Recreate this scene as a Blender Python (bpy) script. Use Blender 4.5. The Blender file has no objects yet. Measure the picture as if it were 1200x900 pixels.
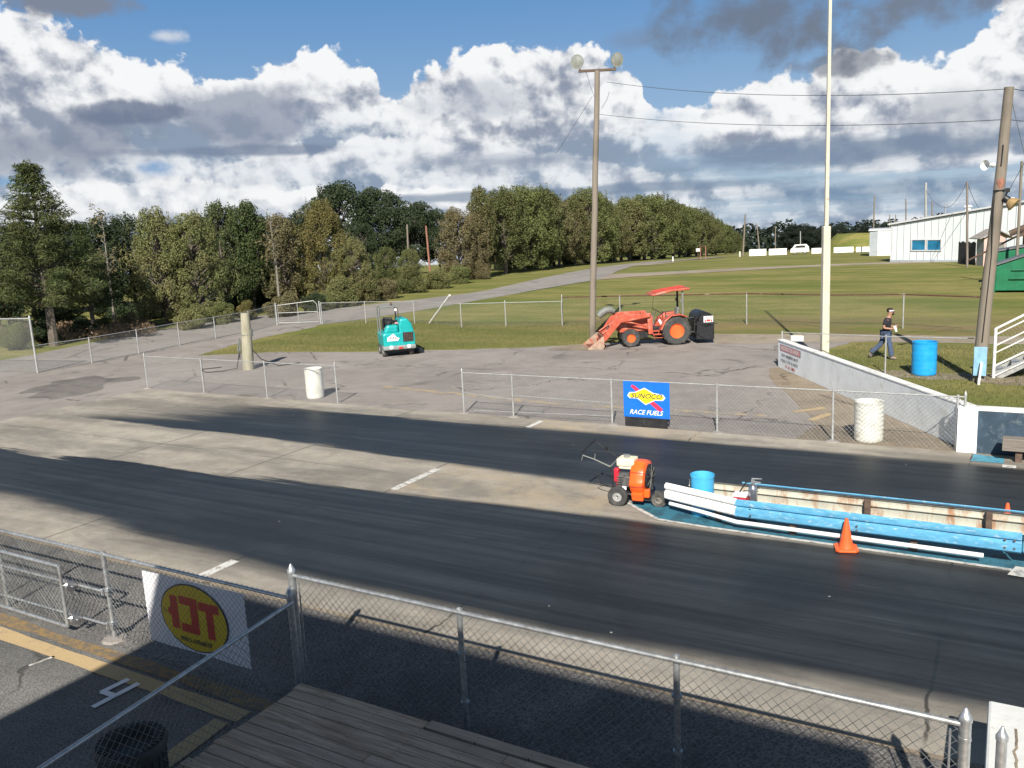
import bpy, math, random
from mathutils import Vector, Matrix, noise as mnoise
S = bpy.context.scene
COL = S.collection
PI = math.pi
EXPO = 0.66
rnd = random.Random(7)

# ------------------------------------------------------------------ camera
F, H = 999.0, 5.2                      # focal length in photo pixels, eye height in metres
Yd = Vector((590, 213, -999)).normalized()
Xd = Vector((1726, -94, 999)); Xd = (Xd - Yd * Xd.dot(Yd)).normalized()
Zd = Xd.cross(Yd)
RW = Matrix((Xd, Yd, Zd))              # camera axes -> world
EYE = Vector((0, 0, H))
def ray(px, py): return (RW @ Vector((px - 600, 450 - py, -F))).normalized()
def G(px, py, z=0.0):
    d = ray(px, py); return EYE + d * ((z - H) / d.z)
def far(px, py, D):                    # point at horizontal distance D seen at a pixel
    d = ray(px, py); return EYE + d * (D / math.hypot(d.x, d.y))
def terrain(x, y):
    D = math.hypot(x, y)
    if D < 85: return 0.0
    if D < 135: return -.037 * (D - 85) ** 2 / 100
    return -.037 * (D - 110)
def foot(px, D, dz=0.0):
    p = far(px, 300, D); p.z = terrain(p.x, p.y) + dz; return p

cam = bpy.data.cameras.new('camera'); co = bpy.data.objects.new('camera', cam); COL.objects.link(co)
cam.sensor_width = 36; cam.lens = 36 * F / 1200; cam.clip_end = 9000; cam.clip_start = .05
co.matrix_world = Matrix.Translation(EYE) @ RW.to_4x4()
S.camera = co

# ------------------------------------------------------------------ node expressions
class E:
    def __init__(s, t, sock): s.t, s.s = t, sock
    def m(s, op, b=None, c=None, clamp=False):
        n = s.t.nodes.new('ShaderNodeMath'); n.operation = op; n.use_clamp = clamp
        for i, v in enumerate((s, b, c)):
            if v is None: continue
            if isinstance(v, E): s.t.links.new(v.s, n.inputs[i])
            else: n.inputs[i].default_value = v
        return E(s.t, n.outputs[0])
    def __add__(s, o): return s.m('ADD', o)
    __radd__ = __add__
    def __sub__(s, o): return s.m('SUBTRACT', o)
    def __rsub__(s, o): return s.m('MULTIPLY', -1.0).m('ADD', o)
    def __mul__(s, o): return s.m('MULTIPLY', o)
    __rmul__ = __mul__
    def __truediv__(s, o): return s.m('DIVIDE', o)
    def sat(s): return s.m('ADD', 0.0, clamp=True)
    def ss(s, a, b):                   # smoothstep a..b
        n = s.t.nodes.new('ShaderNodeMapRange'); n.interpolation_type = 'SMOOTHSTEP'
        s.t.links.new(s.s, n.inputs[0]); n.inputs[1].default_value = a; n.inputs[2].default_value = b
        return E(s.t, n.outputs[0])
    def lin(s, a, b, c, d):
        n = s.t.nodes.new('ShaderNodeMapRange'); s.t.links.new(s.s, n.inputs[0])
        for i, v in zip((1, 2, 3, 4), (a, b, c, d)): n.inputs[i].default_value = v
        return E(s.t, n.outputs[0])
def emax(a, b): return a.m('MAXIMUM', b)
def emin(a, b): return a.m('MINIMUM', b)
def xyz(t, sock):
    n = t.nodes.new('ShaderNodeSeparateXYZ'); t.links.new(sock, n.inputs[0]); return [E(t, o) for o in n.outputs]
def vec(t, x, y, z=0.0):
    n = t.nodes.new('ShaderNodeCombineXYZ')
    for i, v in enumerate((x, y, z)):
        if isinstance(v, E): t.links.new(v.s, n.inputs[i])
        else: n.inputs[i].default_value = v
    return n.outputs[0]
def pos(t): return t.nodes.new('ShaderNodeNewGeometry').outputs['Position']
def obc(t): return t.nodes.new('ShaderNodeTexCoord').outputs['Object']
def nz(t, v, scale, detail=4, rough=.55, dist=0.0, dim='3D'):
    n = t.nodes.new('ShaderNodeTexNoise'); n.noise_dimensions = dim
    t.links.new(v, n.inputs['Vector']); n.inputs['Scale'].default_value = scale
    n.inputs['Detail'].default_value = detail; n.inputs['Roughness'].default_value = rough; n.inputs['Distortion'].default_value = dist
    return E(t, n.outputs[0])
def vor(t, v, scale, feature='F1', detail=0.0, dim='3D'):
    n = t.nodes.new('ShaderNodeTexVoronoi'); n.voronoi_dimensions = dim; n.feature = feature
    t.links.new(v, n.inputs['Vector']); n.inputs['Scale'].default_value = scale
    if 'Detail' in n.inputs: n.inputs['Detail'].default_value = detail
    return E(t, n.outputs['Distance'])
def sc(t, v, k):
    n = t.nodes.new('ShaderNodeVectorMath'); n.operation = 'MULTIPLY'; t.links.new(v, n.inputs[0]); n.inputs[1].default_value = k
    return n.outputs[0]
def mix(t, f, a, b):                   # colours: tuple or socket
    n = t.nodes.new('ShaderNodeMix'); n.data_type = 'RGBA'
    if isinstance(f, E): t.links.new(f.s, n.inputs[0])
    else: n.inputs[0].default_value = f
    for i, v in ((6, a), (7, b)):
        if isinstance(v, tuple): n.inputs[i].default_value = (*v[:3], 1)
        else: t.links.new(v, n.inputs[i])
    return n.outputs[2]
def new_mat(name):
    m = bpy.data.materials.new(name); m.use_nodes = True; t = m.node_tree
    return m, t, t.nodes['Principled BSDF']
def setc(t, b, c):
    if isinstance(c, tuple): b.inputs['Base Color'].default_value = (*c[:3], 1)
    else: t.links.new(c, b.inputs['Base Color'])
def bump(t, b, h, dist=.01, strength=1.0):
    n = t.nodes.new('ShaderNodeBump'); n.inputs['Distance'].default_value = dist; n.inputs['Strength'].default_value = strength
    t.links.new(h.s, n.inputs['Height']); t.links.new(n.outputs[0], b.inputs['Normal'])

# general paint / metal / wood
def simple(name, col, rough=.6, metal=0.0, var=.25, scale=6.0, dirt=None, dirt_amt=.3, bmp=0.0, dscale=3.0, stretch=(1, 1, 1), spec=.5):
    m, t, b = new_mat(name); v = sc(t, obc(t), stretch)
    n = nz(t, v, scale, 5, .6)
    dark = tuple(c * (1 - var) for c in col); lite = tuple(min(1, c * (1 + var * .6)) for c in col)
    c = mix(t, n.ss(.3, .7), dark, lite)
    if dirt:
        d = nz(t, v, dscale, 6, .68, .4)
        c = mix(t, d.ss(.62 - dirt_amt * .35, .74 - dirt_amt * .2) * .85, c, dirt)
    setc(t, b, c); b.inputs['Metallic'].default_value = metal
    b.inputs['Specular IOR Level'].default_value = spec
    r = n * .2 + (rough - .1); t.links.new(r.s, b.inputs['Roughness'])
    if bmp: bump(t, b, nz(t, v, scale * 4, 4), bmp)
    return m
M = {}
M['galv'] = simple('galvanised_steel', (.50, .52, .53), .42, .75, .22, 14, (.32, .31, .29), .25)
M['galvpaint'] = simple('silver_paint', (.40, .41, .41), .5, .3, .18, 9, (.3, .29, .27), .2)
M['wire'] = simple('galvanised_wire', (.19, .20, .20), .5, .3, .2, 8)
M['wirefar'] = simple('weathered_wire', (.33, .34, .34), .6, .2, .2, 8)
M['rust'] = simple('rusty_steel', (.11, .05, .035), .8, 0, .35, 9, (.28, .24, .2), .2)
M['white'] = simple('white_paint', (.74, .75, .74), .55, 0, .08, 2.5, (.42, .4, .36), .25)
M['whitewall'] = simple('whitewashed_concrete', (.80, .84, .86), .8, 0, .08, 1.6, (.60, .60, .57), .22, .003)
M['whiteblock'] = simple('worn_white_paint', (.68, .70, .69), .7, 0, .12, 2.2, (.30, .22, .15), .08, .004, 5)
M['navy'] = simple('dark_blue_wall_paint', (.035, .065, .10), .7, 0, .3, 2.5, (.12, .15, .17), .28, .003, 5)
M['bluerail'] = simple('sky_blue_enamel', (.10, .345, .56), .45, 0, .2, 4, (.40, .54, .60), .24, .001, 9, (1, 3, 3))
M['whiterail'] = simple('white_rail_paint', (.73, .75, .76), .45, 0, .1, 4, (.12, .12, .12), .16, .001, 14, (1, 2, 2))
M['creamrail'] = simple('rust_stained_cream_paint', (.45, .45, .385), .6, 0, .12, 2, (.30, .14, .06), .42, .001, 2.2, (2.2, 1, .5))
M['railpost'] = simple('dark_brown_post', (.11, .075, .055), .8, 0, .35, 8)
M['blueplastic'] = simple('bright_blue_plastic', (.015, .33, .72), .42, 0, .12, 4, (.10, .38, .62), .15)
M['bucket'] = simple('light_blue_plastic', (.07, .42, .72), .4, 0, .12, 4)
M['barrelwhite'] = simple('white_barrel_paint', (.73, .74, .68), .5, 0, .12, 5, (.45, .43, .34), .18, .002)
M['greybarrel'] = simple('dark_rubber', (.035, .04, .04), .65, 0, .3, 9, (.07, .07, .065), .2)
M['orange'] = simple('safety_orange_plastic', (.78, .125, .03), .45, 0, .1, 3)
M['orangepaint'] = simple('orange_machine_enamel', (.80, .125, .018), .35, 0, .12, 4, (.35, .07, .02), .12)
M['tractor'] = simple('faded_orange_red_enamel', (.47, .092, .050), .5, 0, .2, 3, (.44, .22, .16), .3)
M['rim'] = simple('orange_wheel_paint', (.72, .13, .03), .45, 0, .15, 5, (.4, .13, .06), .14)
M['tyre'] = simple('tyre_rubber', (.050, .052, .052), .85, 0, .3, 12, (.13, .12, .105), .3)
M['black'] = simple('black_paint', (.018, .019, .022), .45, 0, .3, 8, (.06, .06, .06), .16)
M['engine'] = simple('engine_metal', (.18, .18, .18), .5, .6, .4, 15)
M['cream'] = simple('cream_shroud', (.72, .69, .53), .45, 0, .1, 5)
M['red'] = simple('red_plastic', (.5, .02, .04), .4, 0, .15, 6)
M['teal'] = simple('teal_machine_paint', (.010, .36, .36), .36, 0, .14, 3, (.03, .22, .22), .14)
M['greyplastic'] = simple('grey_bumper', (.25, .27, .27), .55, 0, .15, 5)
M['lamp'] = simple('lamp_glass', (.8, .8, .78), .2, 0, .05, 5)
M['alu'] = simple('dull_aluminium', (.44, .46, .42), .45, .55, .15, 8)
M['chrome'] = simple('polished_steel', (.50, .50, .52), .28, .9, .1, 5)
M['bucketsteel'] = simple('worn_loader_steel', (.40, .30, .23), .6, .2, .25, 4, (.42, .10, .06), .5)
M['bucketin'] = simple('rusty_bucket_inside', (.20, .075, .05), .75, 0, .25, 5)
M['duct'] = simple('grey_duct', (.17, .18, .17), .55, 0, .15, 5)
M['jeans'] = simple('blue_denim', (.065, .095, .17), .9, 0, .3, 14)
M['shirt'] = simple('black_cotton', (.018, .018, .028), .9, 0, .2, 14)
M['skin'] = simple('skin', (.42, .23, .16), .6, 0, .1, 10)
M['hair'] = simple('dark_brown_hair', (.03, .018, .012), .7, 0, .3, 30)
M['shoe'] = simple('grey_shoe', (.12, .12, .12), .7)
M['shed_pink'] = simple('pale_pink_boards', (.60, .40, .36), .75, 0, .12, 2, (.42, .36, .33), .2)
M['shed_grey'] = simple('grey_boards', (.28, .30, .30), .8, 0, .15, 2)
M['shingle'] = simple('grey_shingle', (.30, .28, .26), .85, 0, .25, 6)
M['dumpster'] = simple('dark_green_paint', (.006, .145, .065), .5, 0, .18, 2, (.03, .12, .06), .15)
M['dumpedge'] = simple('grey_steel_edge', (.17, .18, .19), .5, .3, .2, 4)
M['mast'] = simple('cream_mast_paint', (.54, .52, .43), .6, 0, .1, 2, (.35, .27, .18), .2, 0, 4)
M['glassblue'] = simple('blue_window_glass', (.02, .16, .30), .15, 0, .35, 1.2)
M['roofmetal'] = simple('white_metal_roof', (.66, .68, .70), .4, .2, .1, 1)
M['sidegrey'] = simple('grey_metal_siding', (.36, .40, .44), .55, .1, .12, 1)
M['redpaint'] = simple('red_marking', (.52, .03, .03), .6, 0, .08, 6)
M['pinkpaint'] = simple('faded_red_marking', (.62, .30, .31), .7, 0, .12, 12)
M['greyletters'] = simple('faded_black_letters', (.14, .16, .19), .7, 0, .3, 16)
M['yellowprint'] = simple('yellow_print', (.88, .72, .02), .45, 0, .04, 6)
M['goldprint'] = simple('golden_yellow_print', (.72, .52, .02), .5, 0, .05, 6)
M['blueprint'] = simple('blue_banner', (.008, .15, .66), .45, 0, .06, 6)
M['whiteprint'] = simple('white_vinyl', (.80, .81, .86), .45, 0, .05, 5)
M['navyprint'] = simple('dark_navy_print', (.015, .018, .07), .5, 0, .05, 6)
M['redprint'] = simple('red_print', (.55, .045, .03), .5, 0, .06, 6)
M['brightred'] = simple('bright_red_print', (.84, .035, .09), .5, 0, .05, 6)
M['bluebox'] = simple('light_blue_meter_box', (.24, .45, .60), .55, 0, .15, 6)
M['redwood'] = simple('red_primer_patch', (.30, .14, .10), .8, 0, .2, 8)
M['darkboards'] = simple('dark_fence_boards', (.045, .045, .05), .85, 0, .3, 5)
M['amber'] = simple('amber_glass', (.36, .25, .12), .3, 0, .2, 8)
M['pvc'] = simple('white_plastic_pipe', (.80, .80, .80), .4, 0, .05, 5)
M['cable'] = simple('black_cable', (.02, .02, .02), .6)
M['skywire'] = simple('weathered_overhead_wire', (.05, .055, .06), .6)

def wood(name, a, b_, scale=1.0, axis=2, rough=.85):
    m, t, b = new_mat(name); k = [9, 9, 9]; k[axis] = .55
    v = sc(t, obc(t), tuple(x * scale for x in k))
    n1 = nz(t, v, 2.2, 6, .65, .3); n2 = nz(t, sc(t, obc(t), (1, 1, .4)), 1.3, 3)
    isl = E(t, t.nodes.new('ShaderNodeNewGeometry').outputs['Random Per Island'])
    c = mix(t, (n1 * .75 + isl * .35).ss(.3, .75), a, b_)
    c = mix(t, n2.ss(.5, .75) * .5, c, tuple(x * .55 for x in a))
    setc(t, b, c); b.inputs['Roughness'].default_value = rough; bump(t, b, n1, .006)
    return m
M['polewood'] = wood('weathered_pole_wood', (.075, .062, .048), (.22, .19, .155), 1.2)
M['poledark'] = wood('dark_pole_wood', (.10, .085, .075), (.21, .18, .155), 1.2)
M['stubwood'] = wood('pale_post_wood', (.20, .19, .14), (.38, .36, .27), 1.2)
M['benchwood'] = wood('grey_bench_wood', (.13, .115, .10), (.29, .26, .23), 1.6, 0)
def deckwood():
    m, t, b = new_mat('deck_boards'); o = obc(t)
    isl = E(t, t.nodes.new('ShaderNodeNewGeometry').outputs['Random Per Island'])
    X, Y, Z = xyz(t, o)
    v = vec(t, X * .9 + isl * 37.0, Y * 14.0, Z * 14.0 + isl * 11.0)
    n1 = nz(t, v, 1.6, 7, .68, .8)
    n2 = nz(t, vec(t, X * 1.2 + isl * 9.0, Y * 2.2), 1.1, 4)
    kn = vor(t, vec(t, X * 1.15 + isl * 31.0, Y * 5.5, isl * 7.0), 1.0)
    c = mix(t, n1.ss(.3, .72), (.36, .24, .165), (.74, .57, .42))
    c = mix(t, n2.ss(.45, .75) * .55, c, (.26, .165, .10))
    c = mix(t, isl.ss(.2, .95) * .4, c, (.46, .37, .29))
    c = mix(t, (1.0 - kn.ss(.03, .085)) * .9, c, (.045, .028, .02))
    f1 = (((X + 40.0) / .6).m('FRACT') - .5).m('ABSOLUTE') * .6; f2 = ((((6.31 - Y) / .138 * 2.0).m('FRACT')) - .5).m('ABSOLUTE') * .069
    nail = 1.0 - (f1 * f1 + f2 * f2).m('SQRT').ss(.005, .008)
    c = mix(t, nail * .85, c, (.03, .022, .018))
    setc(t, b, c); b.inputs['Roughness'].default_value = .85; bump(t, b, n1, .004)
    return m
M['deck'] = deckwood()

# --- ground materials
def grass_mat():
    m, t, b = new_mat('mown_grass'); p = pos(t)
    a = nz(t, p, .11, 4, .6); c1 = nz(t, p, .9, 5, .65); f = nz(t, p, 9, 5, .75); st = nz(t, sc(t, p, (.18, .75, 1)), .6, 4, .6)
    col = mix(t, (a * .45 + st * .55).ss(.38, .60), (.130, .155, .040), (.250, .220, .084))
    col = mix(t, nz(t, sc(t, p, (.05, .45, 1)), 1.1, 4, .6).ss(.50, .68) * .45, col, (.105, .132, .034))
    col = mix(t, c1.ss(.42, .72) * .45, col, (.105, .130, .034))
    col = mix(t, nz(t, p, .33, 5, .7, .6).ss(.60, .74) * .65, col, (.24, .19, .085))
    col = mix(t, f.ss(.45, .72) * .35, col, (.070, .085, .022))
    gx, gy, gz = xyz(t, p)
    band = gy.ss(37.5, 39.5) * (1.0 - gy.ss(43, 47)) * gx.ss(-24, -18)
    col = mix(t, band * nz(t, sc(t, p, (.4, 1.2, 1)), .7, 5, .7).ss(.36, .6) * .75, col, (.205, .150, .085))
    col = mix(t, vor(t, p, 14).ss(.0, .2).m('MULTIPLY', -1).m('ADD', 1) * .35, col, (.30, .26, .12))
    setc(t, b, col); b.inputs['Roughness'].default_value = 1; b.inputs['Specular IOR Level'].default_value = .1
    bump(t, b, f, .02)
    return m
M['grass'] = grass_mat()
def asphalt_mat(name, a, b_, spot, crackcol, warm=(.3, .25, .18), speck=60, cr=.10, bd=.01, sk=.42):
    m, t, b = new_mat(name); p = pos(t)
    big = nz(t, p, .22, 5, .62, .5); mid = nz(t, p, 1.3, 5, .65); fine = nz(t, p, speck, 3, .8)
    col = mix(t, (big * .6 + mid * .4).ss(.36, .62), a, b_)
    col = mix(t, nz(t, sc(t, p, (.35, 1.6, 1)), .5, 5, .7, .8).ss(.60, .70) * .6, col, warm)
    col = mix(t, nz(t, sc(t, p, (1, 1.6, 1)), .34, 3, .5, 1.2).ss(.62, .72) * .55, col, spot)
    col = mix(t, nz(t, sc(t, p, (.7, 1.6, 1)), .42, 5, .68, .9).ss(.60, .66) * .5, col, tuple(min(1, x * 1.22) for x in b_))
    wp = nz(t, p, .8, 3)
    vp = t.nodes.new('ShaderNodeVectorMath'); vp.operation = 'ADD'; t.links.new(p, vp.inputs[0]); t.links.new(vec(t, wp * 2.2, wp * -1.7), vp.inputs[1])
    e = vor(t, vp.outputs[0], cr * 2.2, 'DISTANCE_TO_EDGE')
    col = mix(t, (1.0 - e.ss(.004, .014)) * nz(t, p, .4, 2).ss(.45, .6) * .75, col, crackcol)
    col = mix(t, fine.ss(.40, .62) * sk, col, tuple(x * .42 for x in a))
    col = mix(t, vor(t, p, speck * .6).ss(0, .28).m('MULTIPLY', -1).m('ADD', 1) * (sk * .8), col, tuple(min(1, x * 1.5) for x in b_))
    setc(t, b, col); b.inputs['Roughness'].default_value = .85; b.inputs['Specular IOR Level'].default_value = .3
    bump(t, b, fine + mid * .4, bd)
    return m
M['lot'] = asphalt_mat('old_grey_asphalt', (.25, .226, .212), (.35, .32, .30), (.10, .097, .095), (.07, .065, .06))
M['road'] = asphalt_mat('pale_worn_asphalt', (.25, .235, .225), (.335, .315, .295), (.15, .14, .13), (.12, .11, .1))
M['sand'] = asphalt_mat('sandy_path', (.28, .235, .18), (.38, .33, .26), (.2, .16, .11), (.2, .16, .11))
M['dirt'] = asphalt_mat('bare_brown_dirt', (.20, .165, .125), (.33, .275, .205), (.12, .10, .08), (.1, .08, .06), warm=(.36, .27, .17), speck=30)
M['damp'] = asphalt_mat('dark_stained_asphalt', (.13, .122, .118), (.24, .22, .205), (.09, .085, .08), (.07, .065, .06))
M['gravel'] = asphalt_mat('coarse_gravel_asphalt', (.125, .12, .117), (.25, .24, .23), (.075, .074, .074), (.06, .06, .06), (.2, .18, .16), 30, .06, .02, .8)
M['nearasphalt'] = asphalt_mat('dark_fine_asphalt', (.14, .14, .138), (.24, .235, .228), (.085, .085, .085), (.04, .04, .04), (.13, .12, .11), 40, .16, .01, .7)
def strip_mat():
    m, t, b = new_mat('drag_strip_concrete'); p = pos(t); X, Y, Z = xyz(t, p)
    big = nz(t, p, .3, 5, .62, .6); mid = nz(t, p, 1.8, 6, .7); fine = nz(t, p, 40, 3, .8)
    col = mix(t, (big * .6 + mid * .4).ss(.36, .64), (.275, .252, .218), (.415, .385, .335))
    col = mix(t, nz(t, sc(t, p, (.25, 1.1, 1)), .55, 6, .72, .6).ss(.50, .68) * .75, col, (.185, .168, .145))
    col = mix(t, nz(t, p, .75, 6, .75, 1.0).ss(.54, .66) * .45, col, (.22, .20, .17))
    # the bare patch between the lanes right of the start line is sandier and rougher
    sand = X.ss(-10.95, -10.85) * (1.0 - X.ss(-6.4, -5.9)) * Y.ss(13.0, 13.3)
    haze_ = (((Y - 7.9) / 1.2).ss(0, 1) * (1.0 - ((Y - 14.2) / .8).ss(0, 1)) + ((Y - 15.0) / .6).ss(0, 1) * (1.0 - ((Y - 19.4) / .4).ss(0, 1))).sat()
    col = mix(t, haze_ * nz(t, sc(t, p, (.30, .9, 1)), .9, 6, .72, .4).ss(.38, .62) * .55, col, (.13, .125, .118))
    col = mix(t, sand * nz(t, p, .9, 6, .7, .8).ss(.35, .7) * .8, col, (.40, .335, .24))
    col = mix(t, sand * nz(t, sc(t, p, (.5, 1, 1)), .8, 5, .7, 1.5).ss(.55, .68) * .7, col, (.185, .165, .14))
    col = mix(t, fine.ss(.4, .75) * .3, col, (.17, .15, .13))
    # joints
    wob = nz(t, p, 1.2, 3) * .06
    for jx in (-10.9, -19.4, -15.2):
        d = (X + wob - (jx + .03)).m('ABSOLUTE'); col = mix(t, (1.0 - d.ss(.008, .03)) * .7, col, (.05, .045, .04))
    for jx, ww in ((-6.45, .35), (-.55, .25)):
        d = (X + nz(t, sc(t, p, (.3, .5, 1)), 1, 6, .75) * ww - (jx + ww * .5)).m('ABSOLUTE')
        col = mix(t, (1.0 - d.ss(.008, .028)) * nz(t, p, .7, 3).ss(.38, .5) * .85, col, (.035, .03, .028))
    dj = (Y + wob - 14.35).m('ABSOLUTE'); col = mix(t, (1.0 - dj.ss(.008, .03)) * (1.0 - X.ss(-12, -11)) * .5, col, (.08, .07, .06))
    # rubber laid down on the two lanes
    sx = sc(t, p, (.10, 1.9, 1)); st = nz(t, sx, 1.0, 7, .72); st2 = nz(t, sc(t, p, (.06, 5.5, 1)), 1.0, 6, .75)
    ed = (st - .5) * 1.1 + (nz(t, sc(t, p, (.35, 1, 1)), .9, 5) - .5) * .5
    wL = 1.0 - X.ss(-17, -9)                       # ragged ends on the left
    Yw = Y + ed * (wL * 1.5 + .35)
    lo2 = X.lin(-18, -9, 9.55, 8.95) + X.lin(-5, 0, 0, .38); hi2 = X.lin(-23, -6, 12.35, 13.42)
    lane2 = ((Yw - lo2) / (wL * .5 + .42)).ss(-.5, .8) * (1.0 - ((Yw - hi2) / .22).ss(-.5, .5))
    lo1 = X.lin(-23, -6, 16.05, 15.1); lo1b = lo1 - X.ss(-6, -2) * .1
    lane1 = ((Yw - lo1b) / .3).ss(-.5, .5) * (1.0 - ((Yw - 19.03) / .35).ss(-.5, .5)) * ((X + (st - .5) * 9.0 + (Y - 16.6) * 1.2 * -1.0)).ss(-26.5, -20.5)
    rub = (lane1 + lane2).sat()
    worn = (1.0 - (st2 * .55 + st * .45).ss(.60, .74) * (wL * .45 + .06)).sat()
    rub = rub * worn
    rcol = mix(t, (st2 * .6 + st * .4).ss(.36, .68), (.0085, .0115, .0145), (.034, .042, .050))
    rcol = mix(t, nz(t, p, .35, 5, .7, .8).ss(.42, .66) * .5, rcol, (.0085, .010, .0120))
    rcol = mix(t, st.ss(.62, .8) * .45, rcol, (.07, .082, .095))
    rcol = mix(t, nz(t, sc(t, p, (.22, 3.2, 1)), 1.4, 6, .75, .5).ss(.60, .72) * .30, rcol, (.085, .095, .105))
    col = mix(t, rub * .975, col, rcol)
    col = mix(t, (1.0 - vor(t, p, .8).ss(.008, .020)) * .6, col, (.5, .5, .47))   # bits of debris
    # orange scuff left by cones
    setc(t, b, col)
    r = .85 - rub * .43 + st2 * .10; t.links.new(r.s, b.inputs['Roughness'])
    b.inputs['Specular IOR Level'].default_value = .19
    bump(t, b, fine * (1.0 - rub * .85) + mid * .3 * (1.0 - rub * .8), .008)
    return m
M['strip'] = strip_mat()
def worn_paint(name, col, under, amt=.5, scale=9):
    m, t, b = new_mat(name); p = pos(t)
    n = nz(t, p, scale, 6, .75)
    c = mix(t, n.ss(amt - .07, amt + .07), under, col)
    c = mix(t, nz(t, p, 45, 3, .8).ss(.45, .75) * .35, c, tuple(x * .5 for x in under))
    setc(t, b, c); b.inputs['Roughness'].default_value = .75
    return m
M['linewhite'] = worn_paint('worn_white_line', (.62, .62, .60), (.30, .28, .25), .46)
M['borderwhite'] = worn_paint('worn_border_line', (.55, .55, .53), (.24, .25, .25), .45)
M['bluepaint'] = worn_paint('worn_blue_ground_paint', (.030, .155, .225), (.022, .085, .125), .48, 3)
M['bluepatch'] = worn_paint('blue_kerb_paint', (.08, .30, .42), (.06, .2, .28), .45, 5)
M['yellowline'] = worn_paint('faded_yellow_line', (.47, .35, .19), (.37, .285, .18), .42, 4)
M['yellowfar'] = worn_paint('nearly_gone_yellow_line', (.40, .31, .19), (.25, .23, .215), .50, 2.2)
M['ochre'] = worn_paint('old_dark_yellow_line', (.27, .18, .075), (.15, .125, .095), .50, 9)

def leaf_mat(name, a, b_, c_, trans=.25):
    m, t, b = new_mat(name); g = t.nodes.new('ShaderNodeNewGeometry'); isl = E(t, g.outputs['Random Per Island'])
    oi = t.nodes.new('ShaderNodeObjectInfo'); ro = E(t, oi.outputs['Random'])
    n = nz(t, g.outputs['Position'], .45, 3, .6)
    col = mix(t, isl, a, b_)
    col = mix(t, ((n - .5) * 1.6 + ro * .6).ss(.1, .9) * .7, col, c_)
    setc(t, b, col); b.inputs['Roughness'].default_value = .7; b.inputs['Specular IOR Level'].default_value = .25
    tr = t.nodes.new('ShaderNodeBsdfTranslucent'); t.links.new(col, tr.inputs[0])
    mx = t.nodes.new('ShaderNodeMixShader'); mx.inputs[0].default_value = trans
    t.links.new(b.outputs[0], mx.inputs[1]); t.links.new(tr.outputs[0], mx.inputs[2])
    t.links.new(mx.outputs[0], t.nodes['Material Output'].inputs[0])
    return m
M['leaf_olive'] = leaf_mat('olive_leaves', (.105, .132, .042), (.200, .220, .085), (.235, .215, .105))
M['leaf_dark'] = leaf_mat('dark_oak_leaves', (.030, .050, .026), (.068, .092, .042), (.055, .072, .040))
M['leaf_pine'] = leaf_mat('pine_needles', (.045, .075, .028), (.110, .135, .050), (.140, .140, .055))
M['leaf_yellow'] = leaf_mat('yellowing_leaves', (.105, .120, .036), (.185, .175, .065), (.205, .155, .062))
M['leaf_brown'] = leaf_mat('brownish_thinning_leaves', (.150, .130, .065), (.235, .200, .110), (.130, .140, .062))
M['leaf_line'] = leaf_mat('hedgerow_leaves', (.082, .102, .036), (.155, .170, .064), (.205, .170, .085))
M['leaf_far'] = leaf_mat('far_dark_leaves', (.020, .032, .024), (.036, .050, .034), (.030, .042, .036))
M['leaf_weed'] = leaf_mat('reddish_dry_weeds', (.21, .145, .095), (.36, .27, .175), (.20, .17, .095))
M['bark'] = simple('grey_brown_bark', (.13, .11, .09), .9, 0, .35, 4)
M['palebark'] = simple('pale_bark', (.20, .185, .16), .9, 0, .25, 4)

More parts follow.
